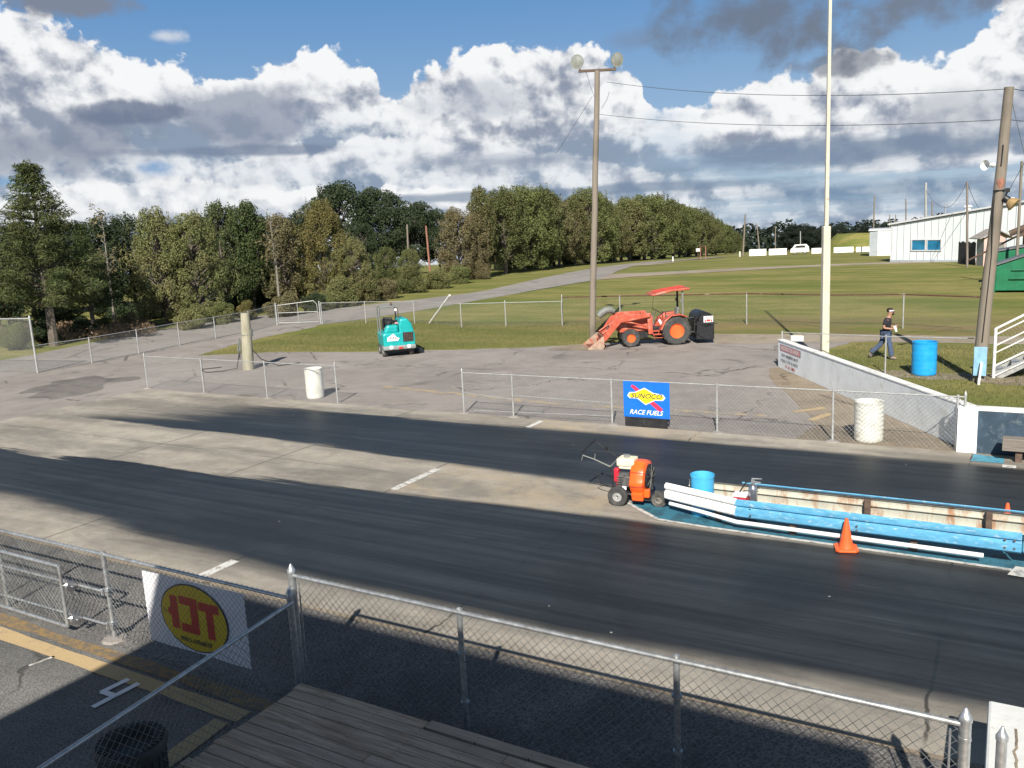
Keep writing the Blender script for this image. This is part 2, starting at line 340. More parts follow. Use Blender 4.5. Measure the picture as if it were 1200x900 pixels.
# ------------------------------------------------------------------ mesh builder
class MB:
    def __init__(s): s.v, s.f = [], []
    def add(s, vs, fs):
        o = len(s.v); s.v += [tuple(v) for v in vs]; s.f += [tuple(i + o for i in f) for f in fs]; return s
    def box(s, c, d, R=None):
        x, y, z = (a / 2 for a in d); c = Vector(c)
        vs = [Vector((i * x, j * y, k * z)) for i in (-1, 1) for j in (-1, 1) for k in (-1, 1)]
        if R is not None: vs = [R @ v for v in vs]
        return s.add([c + v for v in vs], [(0, 1, 3, 2), (4, 6, 7, 5), (0, 4, 5, 1), (2, 3, 7, 6), (0, 2, 6, 4), (1, 5, 7, 3)])
    def bar(s, p, q, r, n=6, r2=None, caps=True):
        p, q = Vector(p), Vector(q); d = (q - p)
        if d.length < 1e-6: return s
        d.normalize(); a = d.orthogonal().normalized(); b = d.cross(a); r2 = r if r2 is None else r2
        vs = [c + (a * math.cos(2 * PI * i / n) + b * math.sin(2 * PI * i / n)) * rr for c, rr in ((p, r), (q, r2)) for i in range(n)]
        fs = [(i, (i + 1) % n, n + (i + 1) % n, n + i) for i in range(n)]
        if caps: fs += [tuple(range(n - 1, -1, -1)), tuple(range(n, 2 * n))]
        return s.add(vs, fs)
    def tube(s, pts, r, n=6, rs=None):
        pts = [Vector(p) for p in pts]; vs, fs = [], []; ref = None
        for i, p in enumerate(pts):
            d = (pts[min(i + 1, len(pts) - 1)] - pts[max(i - 1, 0)]).normalized()
            if ref is None: ref = d.orthogonal().normalized()
            a = (ref - d * ref.dot(d)); a = a.normalized() if a.length > 1e-4 else d.orthogonal().normalized(); ref = a; b = d.cross(a)
            rr = rs[i] if rs else r
            vs += [p + (a * math.cos(2 * PI * k / n) + b * math.sin(2 * PI * k / n)) * rr for k in range(n)]
        for i in range(len(pts) - 1):
            fs += [(i * n + k, i * n + (k + 1) % n, (i + 1) * n + (k + 1) % n, (i + 1) * n + k) for k in range(n)]
        fs += [tuple(range(n - 1, -1, -1)), tuple(range((len(pts) - 1) * n, len(pts) * n))]
        return s.add(vs, fs)
    def lathe(s, prof, c=(0, 0, 0), n=24, axis='Z', closed=False):
        c = Vector(c); vs = []
        for (r, h) in prof:
            for i in range(n):
                a = 2 * PI * i / n; u, w = r * math.cos(a), r * math.sin(a)
                vs.append(c + (Vector((u, w, h)) if axis == 'Z' else Vector((u, h, w)) if axis == 'Y' else Vector((h, u, w))))
        m = len(prof); fs = []
        for j in range(m - 1 + (1 if closed else 0)):
            k = (j + 1) % m
            fs += [(j * n + i, j * n + (i + 1) % n, k * n + (i + 1) % n, k * n + i) for i in range(n)]
        if not closed: fs += [tuple(range(n - 1, -1, -1)), tuple(range((m - 1) * n, m * n))]
        return s.add(vs, fs)
    def prism(s, poly, a, b, plane='XZ'):   # polygon in a plane extruded a..b on the third axis
        def P3(u, w, t): return (u, t, w) if plane == 'XZ' else (u, w, t) if plane == 'XY' else (t, u, w)
        n = len(poly); vs = [P3(u, w, a) for u, w in poly] + [P3(u, w, b) for u, w in poly]
        return s.add(vs, [tuple(range(n - 1, -1, -1)), tuple(range(n, 2 * n))] + [(i, (i + 1) % n, n + (i + 1) % n, n + i) for i in range(n)])
    def quad(s, a, b, c, d): return s.add([a, b, c, d], [(0, 1, 2, 3)])
    def build(s, name, mat, parent=None, smooth=False, bevel=0.0, world=True):
        me = bpy.data.meshes.new(name); me.from_pydata(s.v, [], s.f); me.update()
        o = bpy.data.objects.new(name, me); COL.objects.link(o)
        if mat: me.materials.append(M[mat] if isinstance(mat, str) else mat)
        import bmesh
        if len(s.f) < 6000:
            bm = bmesh.new(); bm.from_mesh(me); bmesh.ops.recalc_face_normals(bm, faces=bm.faces); bm.to_mesh(me); bm.free()
        if smooth:
            for p in me.polygons: p.use_smooth = True
            me.set_sharp_from_angle(angle=math.radians(40))
        if bevel:
            md = o.modifiers.new('bevel', 'BEVEL'); md.width = bevel; md.segments = 2; md.limit_method = 'ANGLE'
        if parent:
            o.parent = parent
            if world: o.matrix_parent_inverse = Matrix.Translation(-root_loc(parent))
        return o
LOCS = {}
def root_loc(p):
    while p.parent: p = p.parent
    return LOCS.get(p.name, Vector((0, 0, 0)))
def tag(o, label=None, cat=None, group=None, kind=None):
    if label: o['label'] = label
    if cat: o['category'] = cat
    if group: o['group'] = group
    if kind: o['kind'] = kind
    return o
def thing(name, label, cat, loc=(0, 0, 0), rz=0.0, group=None, kind=None):
    o = bpy.data.objects.new(name, None); COL.objects.link(o); o.location = loc; o.rotation_euler = (0, 0, rz)
    LOCS[o.name] = Vector(loc); o.empty_display_size = .2
    return tag(o, label, cat, group, kind)
def fix_parent(o):   # sub-part of a mesh part: keep coordinates
    return o
def child(mb, name, mat, parent, **k): return mb.build(name, mat, parent, world=k.pop('world', True), **k)
def sub(mb, name, mat, part, **k):     # sub-part: parent is a mesh whose own matrix is already right
    o = mb.build(name, mat, None, **k); o.parent = part; return o
def copy_tree(o, parent=None):
    c = o.copy(); COL.objects.link(c)
    if parent: c.parent = parent; c.matrix_parent_inverse = o.matrix_parent_inverse.copy()
    for ch in list(o.children): copy_tree(ch, c)
    return c
def text_mb(txt, o, right, up, size, shear=0.0, width=1.0, extr=.002, bold=.0, align='CENTER'):
    cu = bpy.data.curves.new('t', 'FONT'); cu.body = txt; cu.size = 1; cu.shear = shear; cu.align_x = align; cu.align_y = 'CENTER'
    cu.offset = bold; cu.resolution_u = 3
    ob = bpy.data.objects.new('t', cu); COL.objects.link(ob)
    dg = bpy.context.evaluated_depsgraph_get(); me = bpy.data.meshes.new_from_object(ob.evaluated_get(dg))
    o, right, up = Vector(o), Vector(right).normalized(), Vector(up).normalized(); nrm = right.cross(up)
    mb = MB(); vs = [o + right * v.co.x * size * width + up * v.co.y * size + nrm * extr for v in me.vertices]
    mb.add(vs, [tuple(p.vertices) for p in me.polygons])
    bpy.data.objects.remove(ob); bpy.data.curves.remove(cu); bpy.data.meshes.remove(me)
    return mb

# ------------------------------------------------------------------ ground
def sheet(name, poly, z, mat, jit=0.0, step=.6, seed=1):
    r = random.Random(seed); pts = []
    for i, p in enumerate(poly):
        q = poly[(i + 1) % len(poly)]; a, b = Vector(p[:2]), Vector(q[:2]); L = (b - a).length
        n = max(1, int(L / step)) if jit else 1
        nr = Vector((-(b - a).y, (b - a).x)).normalized()
        for k in range(n):
            w = a.lerp(b, k / n)
            if jit and k: w = w + nr * (mnoise.noise(Vector((w.x * .9, w.y * .9, seed))) * jit * 1.6 + r.uniform(-jit, jit) * .35)
            pts.append((w.x, w.y, z))
    from mathutils.geometry import tessellate_polygon
    fs = tessellate_polygon([[Vector(p) for p in pts]])
    mb = MB(); mb.add(pts, [tuple(f) for f in fs])
    me = bpy.data.meshes.new(name); me.from_pydata(mb.v, [], mb.f); me.update()
    import bmesh
    bm = bmesh.new(); bm.from_mesh(me); bmesh.ops.recalc_face_normals(bm, faces=bm.faces)
    if sum(f.normal.z for f in bm.faces) < 0: bmesh.ops.reverse_faces(bm, faces=bm.faces)
    bm.to_mesh(me); bm.free()
    o = bpy.data.objects.new(name, me); COL.objects.link(o); me.materials.append(M[mat]); o['kind'] = 'structure'
    return o
# grass sheet: polar grid out to the horizon
mb = MB(); rings = [0, 10, 20, 30, 40, 50, 60, 70, 78, 85, 92, 99, 106, 113, 120, 127, 135, 150, 170, 200, 250, 320, 420, 600, 900, 1400, 2200, 3500]
NA = 96; mb.v.append((0, 0, 0))
for R_ in rings[1:]:
    for i in range(NA):
        a = 2 * PI * i / NA; x, y = R_ * math.cos(a), R_ * math.sin(a)
        w = max(0, (R_ - 75)) * .004
        mb.v.append((x, y, terrain(x, y) + (mnoise.noise(Vector((x * .02, y * .02, 0))) * min(w, .35) if R_ < 700 else 0)))
for i in range(NA): mb.f.append((0, 1 + i, 1 + (i + 1) % NA))
for j in range(len(rings) - 2):
    for i in range(NA):
        a = 1 + j * NA; b = a + NA; mb.f.append((a + i, b + i, b + (i + 1) % NA, a + (i + 1) % NA))
g = mb.build('grass_ground', 'grass', smooth=True); g['kind'] = 'structure'

sheet('near_asphalt', [(-60, -30), (30, -30), (30, 6.35), (-60, 6.35)], .004, 'nearasphalt')
sheet('gravel_shoulder', [(-60, 6.33), (30, 6.33), (30, 8.34), (-60, 8.34)], .008, 'gravel')
sheet('drag_strip', [(-27.4, 8.30), (60, 8.30), (60, 19.98), (-27.6, 20.0)], .014, 'strip', .025, .5, 3)
lotpoly = [(-70, 6.3), (-26.5, 6.3), (-26.5, 19.9), (-.5, 19.9), (-1.5, 21.6), (-3.0, 24.3), (-6.9, 30.2), (-6.2, 33.0), (-5.5, 35.9), (-5.5, 38.0),
           (-8.0, 38.3), (-11.4, 37.8), (-13.2, 36.2), (-15.4, 34.2), (-18.9, 32.1), (-24.8, 29.9), (-29.7, 29.0), (-33.2, 27.0), (-34.4, 30), (-35.2, 32.7), (-35.8, 38.0),
           (-37.4, 40.3), (-41, 39.4), (-39, 33), (-37.6, 27.5), (-37.0, 24), (-37.2, 20.5), (-70, 14)]
sheet('parking_lot', lotpoly, .004, 'lot', .17, .35, 5)
# road curving away over the rise
def ribbon(name, left, right, mat, dz=.03, seed=1, jit=.15, n=60):
    mb = MB()
    def samp(L, t):
        d = [0]
        for i in range(1, len(L)): d.append(d[-1] + (Vector(L[i]) - Vector(L[i - 1])).length)
        s = t * d[-1]
        for i in range(1, len(L)):
            if s <= d[i] + 1e-9:
                return Vector(L[i - 1]).lerp(Vector(L[i]), (s - d[i - 1]) / (d[i] - d[i - 1]))
        return Vector(L[-1])
    for i in range(n + 1):
        a, b = samp(left, i / n), samp(right, i / n); k = (b - a).normalized()
        a = a + k * mnoise.noise(Vector((i * .7, seed, 0))) * jit; b = b + k * mnoise.noise(Vector((i * .7, seed + 9, 0))) * jit
        for j in range(5):
            p = a.lerp(b, j / 4); mb.v.append((p.x, p.y, terrain(p.x, p.y) + dz * (.3 if math.hypot(p.x, p.y) < 70 else 1)))
    for i in range(n):
        for j in range(4): q = i * 5 + j; mb.f.append((q, q + 1, q + 6, q + 5))
    o = mb.build(name, mat, smooth=True); o['kind'] = 'structure'; return o
def g2(*pts): return [tuple(G(*p)[:2]) for p in pts]
roadL = [(-50, -4), (-45.5, 14)] + g2((0, 424), (100, 403), (200, 384), (300, 370), (400, 361), (480, 352), (560, 343), (640, 325), (700, 312), (752, 303)) + [tuple(far(800, 300, 138)[:2]), tuple(far(860, 300, 200)[:2])]
roadR = [(-41, -4), (-38.5, 14)] + g2((0, 444), (108, 427), (205, 407), (300, 389), (400, 378), (480, 366), (600, 345), (700, 328), (740, 311), (775, 304.5)) + [tuple(far(832, 300, 140)[:2]), tuple(far(885, 300, 200)[:2])]
ribbon('road', roadL, roadR, 'road', .035)
ribbon('dirt_path', g2((690, 322), (760, 319.5), (830, 316), (900, 312.8), (1000, 308.6), (1110, 305.2), (1180, 303)), g2((690, 329), (760, 323.5), (830, 319.5), (900, 315.4), (1000, 310.8), (1110, 307.2), (1180, 305)), 'sand', .03, 4)
ribbon('sand_patch', g2((735, 308), (760, 306.5), (790, 304.8)), g2((735, 310), (760, 309.3), (790, 306)), 'sand', .05, 6, n=12)
ribbon('back_path', [(-11.8, 37.9), (-5.7, 38.5), (-.9, 38.6), (12, 38.6)], [(-10.6, 34.8), (-5.3, 36.3), (-.8, 36.5), (12, 36.3)], 'sand', .03, 8, .3, 30)
sheet('dirt_strip', [(-7.1, 29.4), (-6.75, 29.75), (-.55, 20.0), (-4.2, 20.05), (-4.0, 21.5), (-4.6, 23.0), (-5.6, 25.4), (-6.6, 27.6)], .010, 'dirt', .09, .4, 7)
sheet('bare_ground', [(-6.6, 28.9), (2, 28.3), (3, 29.7), (-2, 29.9), (-6, 30.0)], .003, 'dirt', .3, .4, 9)
sheet('damp_stain', g2((22, 462), (60, 448), (112, 440), (165, 442), (120, 452), (95, 463), (60, 468)), .008, 'damp', .5, .4, 11)
sheet('tractor_dirt', g2((640, 410), (668, 404), (706, 403), (712, 409), (690, 411)), .008, 'dirt', .15, .4, 12)
# kerb seam and far edge
sheet('shoulder_seam', [(-60, 8.27), (30, 8.27), (30, 8.345), (-60, 8.345)], .0185, 'dirt', .02, .3, 13)
# markings
sheet('start_line', [(-10.93, 14.9), (-10.93, 13.3), (-10.75, 13.3), (-10.75, 14.9)], .019, 'linewhite')
sheet('start_line_far', [(-10.92, 19.85), (-10.92, 19.05), (-10.76, 19.05), (-10.76, 19.85)], .019, 'linewhite')
sheet('start_line_near', [(-11.0, 9.15), (-11.0, 8.36), (-10.80, 8.36), (-10.80, 9.15)], .019, 'linewhite')
sheet('yellow_line_near', [(-40, 5.80), (-7.15, 5.76), (-7.15, 5.98), (-40, 6.03)], .012, 'yellowline', .015, .3, 14)
sheet('ochre_line_near', [(-30, 6.05), (-7.0, 6.05), (-7.0, 6.24), (-30, 6.24)], .012, 'ochre', .03, .3, 15)
sheet('yellow_line_stall', [(-7.42, 5.7), (-7.2, 5.7), (-6.9, 2), (-7.12, 2)], .0165, 'yellowline', .015, .3, 16)
sheet('yellow_line_lot', [(-18.8, 22.75), (-11.5, 21.85), (-5.4, 22.1), (-5.4, 22.35), (-11.5, 22.15), (-18.7, 23.1)], .009, 'yellowfar', .05, .3, 17)
for i, (a, b) in enumerate((((930, 483), (967, 478)), ((950, 493), (973, 485)))):
    A_, B_ = G(*a), G(*b); n_ = Vector((-(B_ - A_).y, (B_ - A_).x, 0)).normalized() * .1
    sheet('yellow_dash', [tuple((A_ - n_)[:2]), tuple((B_ - n_)[:2]), tuple((B_ + n_)[:2]), tuple((A_ + n_)[:2])], .0115 + i * .002, 'yellowline', .03, .2, 18 + i)
def stroke(name, a, b, w, z, mat):
    A_, B_ = G(*a), G(*b); n_ = Vector((-(B_ - A_).y, (B_ - A_).x, 0)).normalized() * w / 2
    return sheet(name, [tuple((A_ - n_)[:2]), tuple((B_ - n_)[:2]), tuple((B_ + n_)[:2]), tuple((A_ + n_)[:2])], z, mat)
stroke('painted_letter_stroke', (109, 830), (163, 802), .085, .017, 'whiteprint')
stroke('painted_letter_stroke', (119, 812.5), (151, 797), .085, .017, 'whiteprint')
stroke('painted_letter_stroke', (119.5, 812), (136, 817.5), .08, .021, 'whiteprint')
stroke('painted_dash', (34, 781), (64, 770), .05, .012, 'linewhite')
# blue island paint round the guard rail
sheet('island_paint', [(-6.02, 14.22), (-5.2, 13.64), (-4.44, 13.58), (-2.46, 13.55), (.2, 13.5), (3, 13.3), (40, 13.2), (40, 15.4), (-2, 15.4), (-4.8, 15.1), (-5.6, 14.75)], .020, 'bluepaint', .01, .4, 21)
for i, (a, b) in enumerate(zip([(-6.1, 14.3), (-5.2, 13.6), (-4.4, 13.54), (-2.4, 13.51)], [(-5.2, 13.6), (-4.4, 13.54), (-2.4, 13.51), (.2, 13.46)])):
    A_, B_ = Vector((*a, 0)), Vector((*b, 0)); n_ = Vector((-(B_ - A_).y, (B_ - A_).x, 0)).normalized() * .04
    sheet('border_line', [tuple((A_ - n_)[:2]), tuple((B_ - n_)[:2]), tuple((B_ + n_)[:2]), tuple((A_ + n_)[:2])], .0245 + .001 * (i % 2), 'borderwhite', .01, .2, 30 + i)
sheet('border_line_end', [(.15, 13.25), (.9, 13.2), (.9, 13.6), (.25, 13.62)], .026, 'borderwhite', .02, .2, 36)
sheet('kerb_paint', [(-.55, 19.28), (.04, 19.28), (.04, 19.75), (-.52, 19.86)], .021, 'bluepatch', .02, .2, 37)
sheet('kerb_block_paint', [(.02, 19.0), (.26, 19.0), (.26, 19.2), (.02, 19.2)], .022, 'linewhite', .01, .2, 38)

# ------------------------------------------------------------------ chain link fences
def chain(mb, a, b, z0, z1, pitch=.075, r=.0016, over=0.0, seg=1, wob=0.0, slack=1.0):
    a, b = Vector((a[0], a[1], 0)), Vector((b[0], b[1], 0)); L = (b - a).length; d = (b - a) / L; n = Vector((-d.y, d.x, 0))
    h = z1 - z0 + over; rr = h / slack; s = -rr
    while s < L:
        for sg in (1, -1):
            s0 = s if sg > 0 else s + rr; s1 = s + rr if sg > 0 else s
            # clip to 0..L
            t0, t1 = 0.0, 1.0
            for lim in (0, L):
                if (s0 - lim) * (s1 - lim) < 0:
                    t = (lim - s0) / (s1 - s0)
                    if (s0 < lim) == (lim == 0): t0 = max(t0, t)
                    else: t1 = min(t1, t)
            if min(max(s0, s1), L) - max(min(s0, s1), 0) < 1e-3: continue
            if t1 - t0 < 1e-3: continue
            m = seg if seg > 1 else 1; last = None
            for k in range(m + 1):
                t = t0 + (t1 - t0) * k / m; ss_ = s0 + (s1 - s0) * t
                p = a + d * ss_ + Vector((0, 0, z0 + h * t)) + n * (sg * r * .9)
                if wob: p = p + n * wob * mnoise.noise(Vector((ss_ * 1.3, h * t * 1.5, 3))) + d * wob * .6 * mnoise.noise(Vector((ss_ * 2.1, h * t * 2, 8)))
                if last is not None: mb.bar(last, p, r, 3, caps=False)
                last = p
        s += pitch
    return mb
def cap(mb, p, r): mb.lathe([(r * 1.15, 0), (r * 1.15, .035), (r * .9, .05), (r * .2, .11)], p, 10); return mb
def post_mb(x, y, h, r, dome=False, z0=0, lean=(0, 0)):
    mb = MB(); q = (x + lean[0], y + lean[1], z0 + h); mb.bar((x, y, z0), q, r, 10)
    if dome: cap(mb, q, r)
    else: mb.lathe([(r * 1.1, -.01), (r * 1.1, .03), (r * .5, .045)], q, 10)
    return mb
def fence(label, pts, h, posts, rail_r=.021, post_r=.028, pitch=.075, wr=.0016, mat='galv', wmat='wire', bottom=None, end_r=None, railmat=None, over=0.0, seg=1, wob=0.0, group=None, z=None, mid=None, extra_mid=(), name='chain_link_fence'):
    """pts: run corners (x, y); posts: list of (x, y, dome)"""
    c = Vector((*pts[0], 0)); root = thing(name, label, 'fence', c, group=group)
    rm = MB()
    for a, b in zip(pts, pts[1:]): rm.bar((*a, h), (*b, h), rail_r, 10)
    child(rm, 'top_rail', railmat or mat, root, smooth=True)
    for (x, y, dome) in posts:
        rr = (end_r or post_r) if dome else post_r
        po = child(post_mb(x, y, h + (.03 if dome else 0), rr, dome), 'post', mat, root, smooth=True)
    fm = MB()
    for a, b in zip(pts, pts[1:]): chain(fm, a, b, .04, h - .01, pitch, wr, over, seg, wob)
    child(fm, 'wire_mesh', wmat, root)
    if bottom:
        bm_ = MB()
        for a, b in zip(pts, pts[1:]): bm_.bar((*a, bottom), (*b, bottom), .004, 5)
        child(bm_, 'tension_wire', wmat, root)
    if mid:
        mm = MB()
        for (a, b, za, zb) in mid: mm.bar((*a, za), (*b, zb), rail_r * .8, 8)
        child(mm, 'brace_rail', mat, root, smooth=True)
    return root
# near fence, right run
NY, NH = 6.72, 1.36
f_near = fence('tall chain-link fence across the bottom, rising from the corner post beside the wooden deck', [(-7.06, NY), (-.16, NY - .05)], NH,
      [(-7.08, NY, True), (-4.74, NY, False), (-2.42, NY, False), (-.14, NY - .05, True)],   .024, .030, .098, .0026, end_r=.042, over=.05, seg=5, wob=.022)
for k, (x, zz) in enumerate(((-7.08, 1.2), (-7.08, .7), (-.14, 1.25), (-.14, .75), (-4.74, .9), (-4.74, .35), (-2.42, 1.0), (-2.42, .45))):
    child(MB().lathe([(.046, -.012), (.046, .012)], (x, NY - (.05 if x > -1 else 0), zz), 12), 'tension_band', 'galv', f_near, smooth=True)
for x, y in ((-.24, NY - .05), (-6.98, NY)): child(MB().bar((x, y, .05), (x, y, 1.3), .009, 6), 'tension_bar', 'galv', f_near, smooth=True)
# near left run
LY = 6.46
f_left = fence('chain-link fence at lower left carrying the banner, beside the open sliding gate', [(-19, LY - .05), (-10.25, LY), (-6.87, LY)], 1.22,
      [(-16.2, LY - .03, False), (-12.75, LY - .02, False), (-10.25, LY, False), (-6.87, LY, True)], .022, .03, .085, .0023, end_r=.038, over=.05, seg=3, wob=.012)
# sliding gate in front of it
gt = thing('sliding_gate', 'galvanised pipe gate frame with mesh, parked in front of the lower left fence', 'gate', (-12.8, 6.26, 0))
GYy = 6.28
mb = MB()
for a, b in (((-16, .12), (-11.0, .12)), ((-16, 1.0), (-11.0, 1.0)), ((-16, .12), (-16, 1.0)), ((-11.0, .12), (-11.0, 1.0)), ((-13.1, .12), (-13.1, 1.0))):
    mb.bar((a[0], GYy, a[1]), (b[0], GYy, b[1]), .024, 10)
child(mb, 'gate_frame', 'galv', gt, smooth=True)
mb = MB(); mb.bar((-16, GYy + .05, .70), (-10.22, LY - .03, .70), .019, 10); mb.bar((-16, GYy + .05, .22), (-10.22, LY - .03, .22), .019, 10); child(mb, 'slide_rail', 'galv', gt, smooth=True)
mb = MB(); chain(mb, (-16, GYy), (-11.0, GYy), .14, .99, .085, .0023, 0, 1); child(mb, 'wire_mesh', 'wire', gt)
for zz in (.70, .22):
    mb = MB(); mb.lathe([(.02, -.03), (.075, -.025), (.06, 0), (.075, .025), (.02, .03)], (-10.86, GYy + .04, zz + .02), 18, 'X')
    mb.bar((-11.02, GYy, zz + .02), (-10.8, GYy + .04, zz + .02), .012, 6)
    w = child(mb, 'roller_wheel', 'chrome', gt, smooth=True)
    mb = MB(); mb.box((-10.25, LY, zz), (.1, .1, .1)); mb.bar((-10.25, LY - .09, zz - .03), (-10.25, LY - .09, zz + .07), .016, 6); mb.bar((-10.33, LY - .05, zz), (-10.17, LY - .05, zz + .03), .014, 6)
    child(mb, 'clamp', 'galv', gt, bevel=.01)
mb = MB(); mb.lathe([(.17, 0), (.15, .03), (.05, .04)], (-10.25, LY, .005), 14)
child(mb, 'footing', 'lot', gt)
# return fence towards the camera
fence('chain-link return fence whose rail runs diagonally past the dark drum at lower left', [(-6.80, 6.42), (-6.13, .6)], 1.20, [(-6.15, .8, False)], .022, .03, .098, .0026, seg=3, wob=.012)
# lone end post beside the white block
o = post_mb(.10, 6.62, 1.33, .037, True).build('gate_post', 'galv', smooth=True)
tag(o, 'galvanised post with pointed cap standing against the white concrete block at lower right', 'post')

# fences on the far side of the strip
FY = 20.05
ff = fence('short low chain-link fence with four posts left of the gap, the white barrel behind it', [(-27.7, FY + .1), (-18.3, FY)], 1.22,
      [(-27.7, FY + .1, True), (-24.5, FY, False), (-21.4, FY, False), (-18.3, FY, True)], .014, .024, .10, .0030, wmat='wirefar', mat='galvpaint')
ff2 = fence('long chain-link fence behind the strip that holds the blue fuel banner', [(-13.5, FY), (-.72, FY)], 1.2,
      [(-13.5, FY, True), (-11.85, FY, False), (-8.86, FY, False), (-6.07, FY, False), (-3.38, FY, False), (-.86, FY, False), (-.72, FY, True)], .016, .026, .10, .0034, wmat='wirefar', mat='galvpaint',
      mid=[((-13.5, FY + .03), (-11.85, FY + .03), .62, .50), ((-11.85, FY + .03), (-8.86, FY + .03), .62, .58), ((-13.2, FY + .06), (-8.86, FY + .06), .10, .22)])
# post footings
for x in (-27.7, -24.5, -21.4, -18.3): child(MB().lathe([(.17, 0), (.14, .03), (.06, .045)], (x, FY + (.1 if x < -27 else 0), 0), 10), 'footing', 'road', ff)
for x in (-13.5, -11.85, -8.86, -6.07, -3.38): child(MB().lathe([(.17, 0), (.14, .03), (.06, .045)], (x, FY, 0), 10), 'footing', 'road', ff2)
# far left tall and low fences beside the road
tallf = fence('taller chain-link fence at the left edge ending in a high grey post', [(-48, 19.6), (-36.8, 21.4)], 2.4, [(-36.8, 21.4, True)], .03, .045, .10, .0036, wmat='wirefar', mat='galvpaint')
p45 = [(-36.8, 21.5), tuple(G(108, 426)[:2]), tuple(G(163, 415)[:2]), tuple(G(211, 405)[:2]), tuple(G(253, 397)[:2]), tuple(G(293, 389)[:2]), tuple(G(324, 380)[:2])]
fence('low chain-link fence following the road from the high post to the pipe gate', p45, 1.2, [(*p, False) for p in p45[1:]], .016, .028, .12, .0030, wmat='wirefar', mat='galvpaint')
p2 = [tuple(G(378, 380)[:2])] + [(-33.6, 40.3), tuple(G(429, 379)[:2]), tuple(G(486, 379)[:2]), tuple(G(541, 384)[:2]), tuple(G(593, 383)[:2]), tuple(G(659, 382)[:2])]
p2[1] = ((p2[0][0] + p2[2][0]) / 2, (p2[0][1] + p2[2][1]) / 2)
fence('low grey chain-link fence on the grass behind the teal sweeper', p2, 1.3, [(*p2[0], False), (*p2[2], False), (*p2[3], False), (*p2[4], False), (*p2[5], True), (*p2[6], False)], .018, .03, .12, .0028, wmat='wirefar', mat='galvpaint')
p3 = [tuple(G(659.5, 381.5)[:2]), tuple(G(727, 381)[:2]), tuple(G(875, 380)[:2]), tuple(G(970, 384)[:2]), tuple(G(1058, 385)[:2]), tuple(G(1146, 391)[:2])]
fr = fence('fence with a rusty brown top rail crossing the field behind the tractor', p3, 1.5, [(*p3[0], True), (*p3[1], False), (*p3[2], False), (*p3[3], False), (*p3[4], False)], .032, .03, .12, .0018, wmat='wirefar', mat='galvpaint', railmat='rust')
# pipe gate on the road
A_, B_ = G(325, 381), G(376, 379)
gd = thing('pipe_gate', 'closed galvanised pipe gate with rounded corners beside the road', 'gate', A_)
d = (B_ - A_).normalized(); L = (B_ - A_).length
mb = MB(); pts = []
for (s_, z_) in ((.12, .12), (.12, 1.22), (L - .35, 1.42), (L - .15, 1.2), (L - .12, .12)): pts.append(A_ + d * s_ + Vector((0, 0, z_)))
mb.tube(pts + [pts[0]], .028, 8); mb.bar(A_ + d * .12 + Vector((0, 0, .75)), A_ + d * (L - .12) + Vector((0, 0, .75)), .02, 8); mb.bar(A_ + d * L * .5 + Vector((0, 0, .12)), A_ + d * L * .5 + Vector((0, 0, 1.3)), .02, 8)
child(mb, 'gate_frame', 'galvpaint', gd, smooth=True)
for q in (A_, B_): child(post_mb(q.x, q.y, 1.35, .045), 'post', 'galvpaint', gd, smooth=True)
mb = MB(); chain(mb, A_ + d * .12, A_ + d * (L - .12), .15, 1.2, .09, .0012); child(mb, 'wire_mesh', 'wirefar', gd)
# middle fence by the walker
p4 = [(-6.75, 29.9), (-3.37, 29.3), (-.9, 29.2)]
fence('thin-wire fence between the white wall end and the leaning utility pole, before the walker', p4, 1.2, [(-6.75, 29.9, False), (-3.37, 29.3, False)], .013, .026, .3, .001, wmat='wirefar', mat='galvpaint')
bx = MB().box((-6.2, 29.7, 1.02), (.42, .06, .2)).build('sign_board', 'white', bevel=.02)
tag(bx, 'small blank white box hung on the fence above the white wall end', 'sign')

# ------------------------------------------------------------------ banners
def banner(name, label, cat, o, w, h, right, base_mat):
    """flat board: o = lower left corner; faces right x up"""
    root = thing(name, label, cat, o); right = Vector(right).normalized(); up = Vector((0, 0, 1)); n = right.cross(up)
    mb = MB(); N = 14; top = []
    for j in range(5):
        for i in range(N + 1):
            u, v_ = i / N, j / 4; wv = .006 * math.sin(u * 9 + v_ * 2)
            top.append(Vector(o) + right * w * u + up * (h * v_) + n * wv)
    th = n * .004
    mb.add([p - th for p in top] + [p - th * 2.5 for p in top], [(j * (N + 1) + i, j * (N + 1) + i + 1, (j + 1) * (N + 1) + i + 1, (j + 1) * (N + 1) + i) for j in range(4) for i in range(N)]
           + [(len(top) + j * (N + 1) + i, len(top) + (j + 1) * (N + 1) + i, len(top) + (j + 1) * (N + 1) + i + 1, len(top) + j * (N + 1) + i + 1) for j in range(4) for i in range(N)])
    child(mb, 'panel', base_mat, root, smooth=True)
    def T(u, v_, lift): return Vector(o) + right * (w * u) + up * (h * v_) + n * lift
    return root, T, right, up, n
def flat(T, poly, lift):
    mb = MB(); vs = [T(u, v_, lift) for u, v_ in poly]
    from mathutils.geometry import tessellate_polygon
    mb.add(vs, [tuple(f) for f in tessellate_polygon([vs])]); return mb
